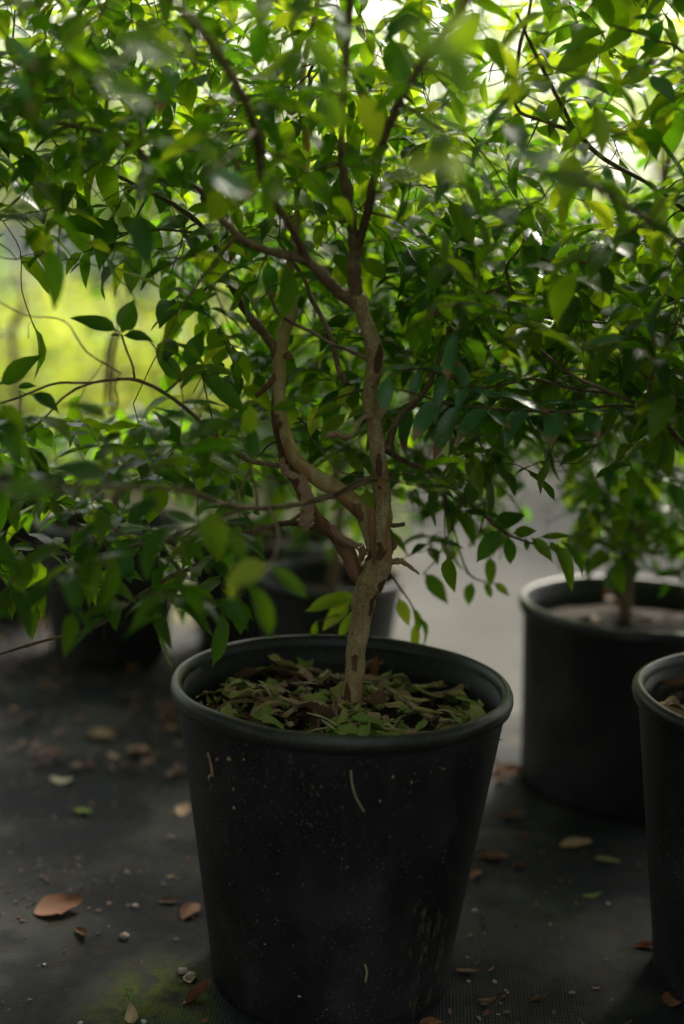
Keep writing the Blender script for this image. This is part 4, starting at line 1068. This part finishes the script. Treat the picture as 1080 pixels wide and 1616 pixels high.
srr = random.Random(3)
for i, (x, y, rx, rz) in enumerate([(-0.35, 5.6, .42, .36), (-0.95, 5.3, .45, .34), (-1.55, 5.8, .5, .37), (-0.1, 6.6, .5, .38), (-1.3, 6.9, .5, .35), (-2.2, 6.4, .55, .40), (-2.4, 7.6, .6, .42), (-0.7, 7.8, .5, .36)]):
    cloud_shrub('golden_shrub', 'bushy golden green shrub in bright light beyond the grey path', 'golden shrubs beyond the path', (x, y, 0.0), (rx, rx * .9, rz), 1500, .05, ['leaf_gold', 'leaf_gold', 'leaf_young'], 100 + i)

# --- taller trees farther back that fill the upper background
def keep_far(p):
    q = project(p)
    if q is None: return False
    x, y, z = q
    if 930 < x < 1060 and 170 < y < 300: return krr.random() < 0.12
    return True
FAR = [(-4.2, 11.5, 1.5, 1.5, 1.2), (-2.3, 12.5, 1.4, 1.4, 1.1), (-0.6, 11.0, 1.2, 1.3, 1.2), (0.9, 12.0, 1.3, 1.3, 1.2), (2.3, 10.8, 1.2, 1.3, 1.0), (3.7, 12.2, 1.4, 1.5, 1.2), (-3.3, 9.8, .9, .9, .7), (1.6, 9.2, .8, .8, .5), (3.0, 9.0, .8, .7, .4), (-1.6, 10.0, .8, .8, .9), (5.4, 11.5, 1.4, 1.5, 1.0), (-6.0, 12.5, 1.6, 1.6, 1.2)]
for i, (x, y, rx, rz, th) in enumerate(FAR):
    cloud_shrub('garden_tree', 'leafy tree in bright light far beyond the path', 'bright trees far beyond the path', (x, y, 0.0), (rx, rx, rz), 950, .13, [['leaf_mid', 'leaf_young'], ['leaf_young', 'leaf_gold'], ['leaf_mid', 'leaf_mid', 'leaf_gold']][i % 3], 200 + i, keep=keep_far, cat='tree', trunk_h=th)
# unseen potted trees, added beside and behind the camera to shade the ground
for i, (x, y, side) in enumerate([(-1.02, 1.55, 'left'), (-0.98, 0.55, 'left'), (1.12, 0.62, 'right'), (-1.15, -0.55, 'back'), (1.3, -0.6, 'back'), (1.25, 2.0, 'right'), (1.45, 1.2, 'right'), (-1.6, 1.0, 'left'), (-1.75, 2.1, 'left')]):
    make_pot('plant_pot', 'black pot added out of view under a tree that shades the scuffed pot', (x, y, .006), .2055, .15, .385, M['pot_body_other'], i, .027, 'added pots of the unseen shade trees', .05, True, 'dark soil in an added pot of an unseen shade tree')
    cloud_shrub('potted_tree', 'leafy potted tree added out of view to shade the scuffed pot', 'added unseen shade trees', (x, y, .33), (.62, .58, .72), 2600, .068, ['leaf_dark', 'leaf_mid', 'leaf_dark'], 500 + i, cat='tree', trunk_h=.42,
                keep=lambda p: (lambda q: q is None or not (-40 < q[0] < 1120 and 330 < q[1] < 1700 and q[2] < 1.62))(project(p)) and (p - Vector((0, 0, .91))).length > .45)
for i, (x, y, r_, th) in enumerate([(0.75, 6.9, .75, .95), (1.75, 6.5, .8, .9), (2.75, 6.9, .85, .95), (3.9, 6.4, .8, .9)]):
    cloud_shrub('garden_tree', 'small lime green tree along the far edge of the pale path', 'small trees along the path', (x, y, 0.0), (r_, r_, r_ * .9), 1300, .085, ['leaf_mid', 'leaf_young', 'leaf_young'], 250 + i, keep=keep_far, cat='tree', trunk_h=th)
# low green shrubs beyond the path, right of the trunk
for i, (x, y, rx, rz) in enumerate([(0.55, 7.2, .5, .42), (1.35, 6.9, .5, .40), (2.1, 7.4, .6, .45), (1.0, 8.3, .6, .5), (2.8, 6.8, .5, .4)]):
    cloud_shrub('green_shrub', 'low green shrub at the far side of the pale path', 'green shrubs beyond the path', (x, y, 0.0), (rx, rx, rz), 1200, .07, ['leaf_mid', 'leaf_young', 'leaf_gold'], 300 + i)

# pale low wall added behind the shrubs for white highlights: coping and blocks
wall = empty('added_low_wall', (-1.6, 9.3, 0)); tag(wall, 'pale low wall added for highlights between golden shrubs and far trees', 'wall')
def box_mesh(name, x0, x1, y0, y1, z0, z1, mat):
    V = [(x0, y0, z0), (x1, y0, z0), (x1, y1, z0), (x0, y1, z0), (x0, y0, z1), (x1, y0, z1), (x1, y1, z1), (x0, y1, z1)]
    return mesh(name, V, [(0, 3, 2, 1), (4, 5, 6, 7), (0, 1, 5, 4), (1, 2, 6, 5), (2, 3, 7, 6), (3, 0, 4, 7)], mat, False)
for k in range(10):
    x0 = -3.6 + k * .46
    link('panel', box_mesh('panel', x0, x0 + .44, 9.2, 9.35, -.02, .84, M['added_pale_wall']), wall)
link('coping', box_mesh('coping', -3.65, 1.03, 9.15, 9.40, .843, .90, M['added_pale_wall']), wall)
for i, (x, y, rx, rz, n) in enumerate([(-2.05, 7.0, .42, .62, 700), (-0.55, 8.6, .40, .60, 600), (-1.35, 8.4, .30, .55, 450), (-2.9, 8.2, .5, .7, 800), (0.15, 8.2, .45, .62, 700)]):
    cloud_shrub('green_shrub', 'upright green shrub standing among the golden shrubs', 'green shrubs among the golden ones', (x, y, 0.0), (rx, rx, rz), n, .08, ['leaf_dark', 'leaf_mid'], 330 + i)

# ------------------------------------------------------------------ leaf objects: the leaves that show largest are parts of their own
def leaf_points(m, sh):
    V = SHAPES[sh][0]
    return [m @ V[i] for i in (5, 8, 11, 14, 17, 10, 12)]
polyV, polyF = [], []
for t, n in ALL_TREES:
    for m, sh, mk in t.leaves:
        o = len(polyV)
        V = SHAPES[sh][0]
        for i in (1, 3, 10, 12, 19, 21, 22): polyV.append(m @ V[i])
        polyF += [(o, o + 1, o + 3, o + 2), (o + 2, o + 3, o + 5, o + 4), (o + 4, o + 5, o + 6)]
bvh = BVHTree.FromPolygons(polyV, polyF)
cp = Vector((0, 0, CAM_Z))
for t, n_obj in ALL_TREES:
    scored = []
    for i, (m, sh, mk) in enumerate(t.leaves):
        vis = 0; area = 0.0
        if n_obj:
            for p in leaf_points(m, sh):
                q = project(p)
                if q is None or not (0 < q[0] < 1080 and 0 < q[1] < 1616): continue
                d = p - cp; L = d.length
                hit = bvh.ray_cast(cp, d / L, L - 0.012)
                if hit[0] is None: vis += 1
            if vis:
                a = project(m @ Vector((0, 0, 0))); b_ = project(m @ Vector((1, 0, 0))); c_ = project(m @ Vector((.45, .25, 0))); e = project(m @ Vector((.45, -.25, 0)))
                if None not in (a, b_, c_, e):
                    area = abs((b_[0] - a[0]) * (c_[1] - e[1]) - (b_[1] - a[1]) * (c_[0] - e[0]))
        scored.append((vis * area, i))
    scored.sort(reverse=True)
    pick = set(i for s, i in scored[:n_obj] if s > 0)
    rest = []
    for i, (m, sh, mk) in enumerate(t.leaves):
        if i in pick: link('leaf', leaf_mesh(sh, mk), t.root, m)
        else: rest.append((m, sh, mk))
    if rest:
        tag(link('crown', joined_leaves('crown', rest, LEAF_MATS), t.root), kind='stuff')
    print('TREE', t.root.name, len(t.leaves), len(pick), len(rest))

# ------------------------------------------------------------------ litter in the pots
DEADK = {'dead_green': ('green fallen leaf lying in the scuffed pot', 'green fallen leaves in the scuffed pot'),
         'dead_olive': ('yellowish olive fallen leaf lying in the scuffed pot', 'olive fallen leaves in the scuffed pot'),
         'dead_tan': ('dry tan fallen leaf lying in the scuffed pot', 'tan fallen leaves in the scuffed pot'),
         'dead_brown': ('dark brown fallen leaf lying in the scuffed pot', 'brown fallen leaves in the scuffed pot')}
lrr = random.Random(8)
zs = POT.z + PH - 0.064
rs = PR * 0.885
def litter_leaf(name, p, L, mat, flat=0.35, wf=1.0, shape=None):
    a = lrr.uniform(0, 2 * math.pi)
    d = Vector((math.cos(a), math.sin(a), lrr.uniform(-flat, flat) * .8))
    n = Vector((lrr.gauss(0, flat), lrr.gauss(0, flat), 1))
    return link(name, leaf_mesh(lrr.choice((0, 1, 2, 3, 0, 1, 2, 3, 4, 5, 6, 7, 8, 9, 10, 11)) if shape is None else shape, mat, True), None, leaf_matrix(Vector(p) - d.normalized() * L * .5, d, n, L, wf))
bits = []
for k in range(480):
    a = lrr.uniform(0, 6.283); r_ = rs * math.sqrt(lrr.random()) * 1.0
    an = lrr.uniform(0, 6.283)
    L = lrr.uniform(.008, .026)
    bits.append((leaf_matrix((POT.x + r_ * math.cos(a), POT.y + r_ * math.sin(a), zs + .004 + .012 * (1 - (r_ / rs) ** 2) + lrr.uniform(0, .007)), (math.cos(an), math.sin(an), lrr.uniform(-.5, .5)), (lrr.gauss(0, .5), lrr.gauss(0, .5), 1), L, lrr.uniform(.3, 1.3)), lrr.randrange(8), lrr.choice(['dead_brown', 'dead_brown', 'dead_tan', 'dead_olive', 'dead_green'])))
tag(link('leaf_litter', joined_leaves('leaf_litter', bits, list(DEADK), DEAD)), 'crumbled leaf litter covering the soil in the scuffed pot', 'litter', None, 'stuff')
for k in range(230):
    a = lrr.uniform(0, 6.283); r_ = rs * .99 * math.sqrt(lrr.random())
    mk = lrr.choices(list(DEADK), (0.28, 0.28, 0.26, 0.18))[0]
    L = lrr.uniform(.024, .055)
    r_ = min(r_, rs - L * .30)
    o = litter_leaf('fallen_leaf', (POT.x + r_ * math.cos(a), POT.y + r_ * math.sin(a), zs + .012 + .014 * (1 - (r_ / rs) ** 2) + lrr.uniform(0, .012)), L, mk, .26, lrr.uniform(.5, 1.1))
    tag(o, DEADK[mk][0], 'leaf', DEADK[mk][1])

def stick(name, pts, mat, label, cat='twig', group=None, sides=6):
    V, F, _, _ = tube_data(pts, sides, 5, .06, lrr.randint(0, 999))
    return tag(link(name, mesh(name, V, F, M[mat])), label, cat, group)
def soil_pt(px, py, dz=.016):
    d = at(px, py, 1.0) - cp
    z = zs + dz
    return cp + d * ((z - CAM_Z) / d.z)
stick('fallen_twig', [(soil_pt(612, 1085, .03), .0028), (soil_pt(645, 1110, .028), .0034), (soil_pt(680, 1132, .024), .0036), (soil_pt(722, 1142, .02), .003)], 'dead_tan', 'thick tan twig lying across the litter in the scuffed pot')
stick('fallen_twig', [(soil_pt(500, 1168, .022), .0011), (soil_pt(530, 1164, .026), .0014), (soil_pt(555, 1150, .028), .0014), (soil_pt(577, 1133, .03), .001)], 'straw', 'thin pale straw curving at the foot of the twisted trunk')
stick('fallen_twig', [(soil_pt(515, 1172, .02), .0009), (soil_pt(550, 1168, .022), .0011), (soil_pt(590, 1170, .02), .0008)], 'straw', 'fine pale straw lying along the front of the scuffed pot litter')
stick('fallen_twig', [(soil_pt(398, 1100, .02), .0022), (soil_pt(425, 1090, .024), .0024), (soil_pt(445, 1080, .026), .002)], 'dead_tan', 'short tan twig on the far side of the twisted trunk litter')
stick('fallen_twig', [(soil_pt(655, 1085, .024), .0022), (soil_pt(680, 1082, .026), .0026), (soil_pt(702, 1074, .024), .002)], 'dead_olive', 'short olive twig leaning by the pot wall behind the tan twig')
for k in range(16):
    a = lrr.uniform(0, 6.283); r_ = rs * .75 * math.sqrt(lrr.random()); an = lrr.uniform(0, 6.283); L = lrr.uniform(.02, .05)
    c0 = Vector((POT.x + r_ * math.cos(a), POT.y + r_ * math.sin(a), zs + .026 + .012 * (1 - (r_ / rs) ** 2))); dv = Vector((math.cos(an), math.sin(an), lrr.uniform(-.12, .12))) * L * .5
    mk = lrr.choice(['straw', 'dead_tan', 'straw'])
    stick('fallen_twig', [(c0 - dv, .0008), (c0 + Vector((lrr.uniform(-.004, .004), lrr.uniform(-.004, .004), .002)), .0013), (c0 + dv, .0007)], mk, 'short ' + ('pale straw' if mk == 'straw' else 'tan twig') + ' lying loose among the scuffed pot litter', 'twig', 'loose ' + ('straws' if mk == 'straw' else 'tan twigs') + ' in the scuffed pot')
def bark_roll(p0, p1, r, label):
    ax = (p1 - p0); L = ax.length; ax.normalize()
    u = ax.orthogonal().normalized(); w = ax.cross(u)
    V, F = [], []
    k, n = 9, 7
    for i in range(n):
        for j in range(k):
            a = -0.4 + 1.35 * math.pi * j / (k - 1)
            rr_ = r * (1 + lrr.uniform(-.12, .12))
            V.append(p0 + ax * (L * i / (n - 1) + (lrr.uniform(-.003, .003) if i in (0, n - 1) else 0)) + (u * math.cos(a) + w * math.sin(a)) * rr_)
    for i in range(n - 1):
        for j in range(k - 1):
            F.append((i * k + j, i * k + j + 1, (i + 1) * k + j + 1, (i + 1) * k + j))
    o = link('bark_piece', mesh('bark_piece', V, F, M['bark_peel']))
    s = o.modifiers.new('thickness', 'SOLIDIFY'); s.thickness = .001
    tag(o, label, 'bark')
bark_roll(soil_pt(496, 1148, .018), soil_pt(504, 1120, .026), .007, 'wide curled piece of pale bark in the scuffed pot litter')
bark_roll(soil_pt(524, 1150, .018), soil_pt(534, 1100, .04), .0055, 'narrow upright curl of bark leaning on the twisted trunk')
o = litter_leaf('fallen_leaf', soil_pt(592, 1062, .03), .04, 'dead_rust', .3); o.matrix_basis = leaf_matrix(soil_pt(585, 1075, .02), (0.15, 0.1, 1), (0.2, -1, 0), .036, .7)
tag(o, 'rusty upright leaf standing behind the twisted trunk base', 'leaf')

# litter in the neighbouring pots
for P, h, rt, n, nm in ((RPOT, .385, .2055, 45, 'the brown tipped tree pot'), (BPOT, .325, .203, 9, 'the straight sided pot by the path')):
    for k in range(n):
        a = lrr.uniform(0, 6.283); r_ = rt * .80 * math.sqrt(lrr.random())
        if nm[4] == 'b' and math.cos(a) > .3: continue
        mk = 'dead_brown' if nm[4] == 's' else lrr.choice(['dead_brown', 'dead_brown', 'dead_tan'])
        o = litter_leaf('fallen_leaf', (P.x + r_ * math.cos(a), P.y + r_ * math.sin(a), P.z + h - .036 + lrr.uniform(0, .012)), lrr.uniform(.03, .055), mk, .35)
        w = {'dead_brown': 'dark brown', 'dead_tan': 'tan', 'dead_olive': 'olive'}[mk]
        tag(o, w + ' fallen leaf lying in ' + nm, 'leaf', w + ' litter leaves in ' + nm)

# ------------------------------------------------------------------ litter on the mat
def ground_pt(px, py, z=0.012):
    d = at(px, py, 1.0) - cp
    return cp + d * ((z - CAM_Z) / d.z)
def gleaf(px, py, Lpx, mat, label, ang, wf=1.0, shape=0, group=None, tilt=.15):
    p = ground_pt(px, py, .014)
    shape += 8
    wf *= .9
    L = Lpx * .9 * (p - cp).length / FPX
    d = Vector((math.cos(R(ang)), math.sin(R(ang)) * 1.0, tilt))
    m = leaf_matrix(p - d.normalized() * L * .5, d, (lrr.gauss(0, .18), -.1 + lrr.gauss(0, .15), 1), L, wf)
    vs = sorted((m @ v).z for v in DEAD[shape][0])
    m = Matrix.Translation((0, 0, mat_z(p.x, p.y) + .0006 - vs[1])) @ m
    o = link('fallen_leaf', leaf_mesh(shape, mat, True), None, m)
    return tag(o, label, 'leaf', group)
gleaf(95, 1432, 84, 'dead_rust', 'large curled brown leaf on the mat in front of the shaded pots', 20, 1.5, 0)
gleaf(132, 1472, 46, 'dead_rust', 'small folded rust leaf beside the large curled leaf', -50, 1.2, 1)
gleaf(300, 1438, 55, 'dead_rust', 'rust leaf pressed against the scuffed pot wall near moss', 70, 1.2, 2)
gleaf(270, 1420, 40, 'dead_brown', 'dull brown leaf beside the mossy patch', 0, .9, 0)
gleaf(314, 1566, 60, 'dead_rust', 'upturned rust leaf at the mossy foot of the scuffed pot', 50, 1.2, 1, tilt=.5)
gleaf(300, 1540, 30, 'dead_tan', 'small tan leaf on the moss near the pot foot', 100, 1.3, 0)
gleaf(206, 1600, 44, 'dead_tan', 'tan leaf beside the tiny green sprout', 100, 1.2, 3, tilt=.3)
gleaf(290, 1270, 42, 'dead_tan', 'tan leaf half hidden behind the scuffed pot', 80, 1.2, 0)
gleaf(100, 1226, 52, 'straw', 'pale straw coloured leaf flat on the mat', -25, .8, 3)
gleaf(218, 1180, 50, 'dead_tan', 'tan leaf on the mat near the shaded pots', -30, 1.0, 0)
gleaf(160, 1158, 55, 'dead_tan', 'broad tan leaf close to the shaded pots', -10, 1.1, 2)
gleaf(130, 1275, 42, 'dead_green', 'small dark green leaf alone on the mat', -25, .9, 0)
gleaf(820, 1313, 48, 'dead_rust', 'bright rust leaf on the mat between the pots, folded', -15, 1.1, 1)
gleaf(910, 1332, 56, 'dead_tan', 'tan leaf in front of the straight sided pot', 5, .9, 0)
gleaf(780, 1353, 55, 'dead_rust', 'rust leaf next to the scuffed pot wall, lying flat', -15, 1.0, 0)
gleaf(822, 1368, 36, 'dead_rust', 'small upright rust leaf between the pots', -60, 1.3, 1, tilt=.4)
gleaf(810, 1283, 50, 'dead_brown', 'brown leaf at the foot of the straight sided pot', 10, .8, 0)
gleaf(750, 1380, 36, 'dead_rust', 'rust leaf peeping from behind the scuffed pot', 60, 1.1, 2)
gleaf(805, 1212, 60, 'dead_rust', 'rust leaf on the mat edge by the path', 5, .8, 0)
gleaf(1022, 1492, 44, 'dead_rust', 'rust leaf touching the foot of the brown tipped tree pot', 10, 1.1, 1)
gleaf(1070, 1578, 58, 'dead_rust', 'broad orange leaf on the mat before the brown tipped tree pot', 60, 1.5, 0)
gleaf(680, 1613, 40, 'dead_rust', 'rust leaf under the front of the scuffed pot', 5, 1.0, 2)
gleaf(770, 1575, 34, 'dead_brown', 'dark brown chip of leaf on the ribbed mat', 5, .9, 3)
gleaf(740, 1531, 40, 'dead_tan', 'thin curled tan leaf on the mat by the scuffed wall', -10, .5, 1)
gleaf(850, 1572, 30, 'dead_brown', 'dark crumpled leaf on the open mat', 30, 1.2, 1)
gleaf(960, 1358, 50, 'dead_olive', 'long thin dry blade on the mat between two pots', -35, .25, 0)
gleaf(935, 1412, 36, 'dead_green', 'dull green leaf on the open mat between two pots', 5, .8, 3)
# loose litter under the shaded row: past telling apart
recs = []
ccx, ccy = .3, 1.4
for k in range(1700):
    if lrr.random() < .36:
        x, y = lrr.uniform(-1.1, .05), lrr.uniform(2.35, 3.3)
    else:
        if k % 9 == 0 or k < 9: ccx, ccy = lrr.uniform(-.6, .6), lrr.uniform(1.15, 2.4)
        x, y = ccx + lrr.gauss(0, .05), ccy + lrr.gauss(0, .05)
    if (x - POT.x) ** 2 + (y - POT.y) ** 2 < .03 or (x - RPOT.x) ** 2 + (y - RPOT.y) ** 2 < .03: continue
    a = lrr.uniform(0, 6.283)
    L = lrr.uniform(.014, .034) if y > 2.3 else lrr.uniform(.003, .011)
    recs.append((leaf_matrix((x, y, mat_z(x, y) + (.002 if y < 2.3 else lrr.uniform(.002, .012))), (math.cos(a), math.sin(a), lrr.uniform(-.1, .2)), (lrr.gauss(0, .25), lrr.gauss(0, .25), 1), L, lrr.uniform(.8, 1.3)), lrr.randrange(4), lrr.choices(['dead_brown', 'dead_rust', 'dead_tan'], (.90, .07, .03))[0]))
tag(link('leaf_litter', joined_leaves('leaf_litter', recs, ['dead_brown', 'dead_rust', 'dead_tan'], DEAD)), 'brown leaf litter strewn under the shaded pots and over the mat', 'litter', None, 'stuff')

def stone(name, px, py, dpx, mat, label, group=None):
    p = ground_pt(px, py, .013)
    r_ = .5 * dpx * (p - cp).length / FPX
    bm = bmesh.new()
    bmesh.ops.create_icosphere(bm, subdivisions=2, radius=1.0)
    s = lrr.uniform(0, 99)
    from mathutils import noise as mn
    for v in bm.verts:
        k = 1 + .45 * mn.noise(v.co * 1.5 + Vector((s, s, s)))
        v.co = Vector((v.co.x * k * r_ * 1.15, v.co.y * k * r_, v.co.z * k * r_ * .7))
    me = bpy.data.meshes.new(name); bm.to_mesh(me); bm.free(); me.materials.append(M[mat])
    me.polygons.foreach_set('use_smooth', [True] * len(me.polygons))
    o = link(name, me, None, Matrix.Translation((p.x, p.y, mat_z(p.x, p.y) + r_ * .42)) @ Matrix.Rotation(s, 4, 'Z'))
    return tag(o, label, 'pebble', group)
stone('pebble', 197, 1478, 15, 'pebble', 'rounded tan pebble near the curled brown leaf')
for px, py, d in [(288, 1532, 14), (302, 1540, 15), (200, 1374, 9), (270, 1321, 9), (214, 1428, 10)]:
    stone('pebble', px, py, d, 'pebble', 'small brown pebble on the mat beside the scuffed pot', 'brown pebbles on the mat')
for px, py, d in [(750, 1435, 9), (781, 1547, 6), (798, 1560, 5), (740, 1546, 6), (960, 1425, 6), (127, 1613, 7), (70, 1520, 5), (738, 1509, 5), (228, 1609, 9)]:
    stone('pebble', px, py, d, 'perlite', 'tiny pale grit crumb on the mat', 'pale grit crumbs on the mat')
# tiny sprout
sp = ground_pt(203, 1590, .01)
root = empty('sprout', sp); tag(root, 'tiny green seedling sprouting from the mat', 'seedling')
V, F, pts, _ = tube_data([(sp, .0009), (sp + Vector((.001, 0, .01)), .0008), (sp + Vector((-.002, -.001, .02)), .0007)], 5, 3)
link('stem', mesh('stem', V, F, M['leaf_mid']), root)
for a, z_ in ((0.3, .02), (2.6, .02), (1.4, .014), (4.2, .015), (5.3, .019)):
    link('leaf', leaf_mesh(2, 'leaf_mid'), root, leaf_matrix(sp + Vector((0, 0, z_)), (math.cos(a), math.sin(a), .3), (0, -.3, 1), .009, 1.6))

# ------------------------------------------------------------------ bits stuck to the wall of the scuffed pot
def wall_pt(px, py, off=.0015):
    d = (at(px, py, 1.0) - cp).normalized()
    lo, hi = 1.0, 1.8
    def inside(t):
        p = cp + d * t - POT
        if not 0 <= p.z <= PH: return p.z < 0
        rr_ = PB + (PR * .955 - PB) * max(0, (p.z - .022) / (PH - .027 - .022))
        return math.hypot(p.x, p.y) < rr_ + off
    t = lo
    while t < hi and not inside(t): t += .002
    return cp + d * (t - .001)
def wall_fibre(pts, w, mat, label):
    return stick('root_fibre', [(wall_pt(x, y), w * 1.5 / FPX) for x, y in pts], mat, label, 'root', None, 5)
wall_fibre([(554, 1216), (556, 1238), (563, 1260), (575, 1281)], 1.2, 'straw', 'thin dry root stuck to the scuffed pot below its rim')
wall_fibre([(576, 1522), (579, 1535), (577, 1550)], 1.9, 'straw', 'short pale straw stuck low on the scuffed pot')
wall_fibre([(328, 1188), (332, 1202), (336, 1225)], 2.2, 'dead_tan', 'brown fibre stuck below the rim of the scuffed pot')
def wall_chip(px, py, L, mat, label, group=None):
    p = wall_pt(px, py)
    n = (p - POT); n.z = 0.1; n.normalize()
    a = lrr.uniform(0, 6.28); t = Vector((0, 0, 1)).cross(n).normalized(); u = n.cross(t)
    o = link('dirt_chip', leaf_mesh(2, mat, True), None, leaf_matrix(p, t * math.cos(a) + u * math.sin(a), n, L * 1.5 / FPX, .9))
    return tag(o, label, 'dirt', group)
for px, py, L, mt in [(368, 1277, 12, 'perlite'), (358, 1198, 14, 'dead_tan'), (340, 1170 + 30, 10, 'dead_tan'), (333, 1222, 14, 'dead_tan'), (369, 1243, 6, 'straw'), (384, 1200, 5, 'straw'), (418, 1492, 8, 'dead_tan'), (620, 1228, 6, 'straw'), (650, 1232, 6, 'dead_olive'), (600, 1262, 5, 'straw'), (470, 1572, 6, 'straw'), (700, 1215, 6, 'dead_tan')]:
    wall_chip(px, py, L, mt, 'pale crumb of dirt stuck on the scuffed pot wall', 'dirt crumbs on the scuffed pot')

bpy.context.view_layer.update()
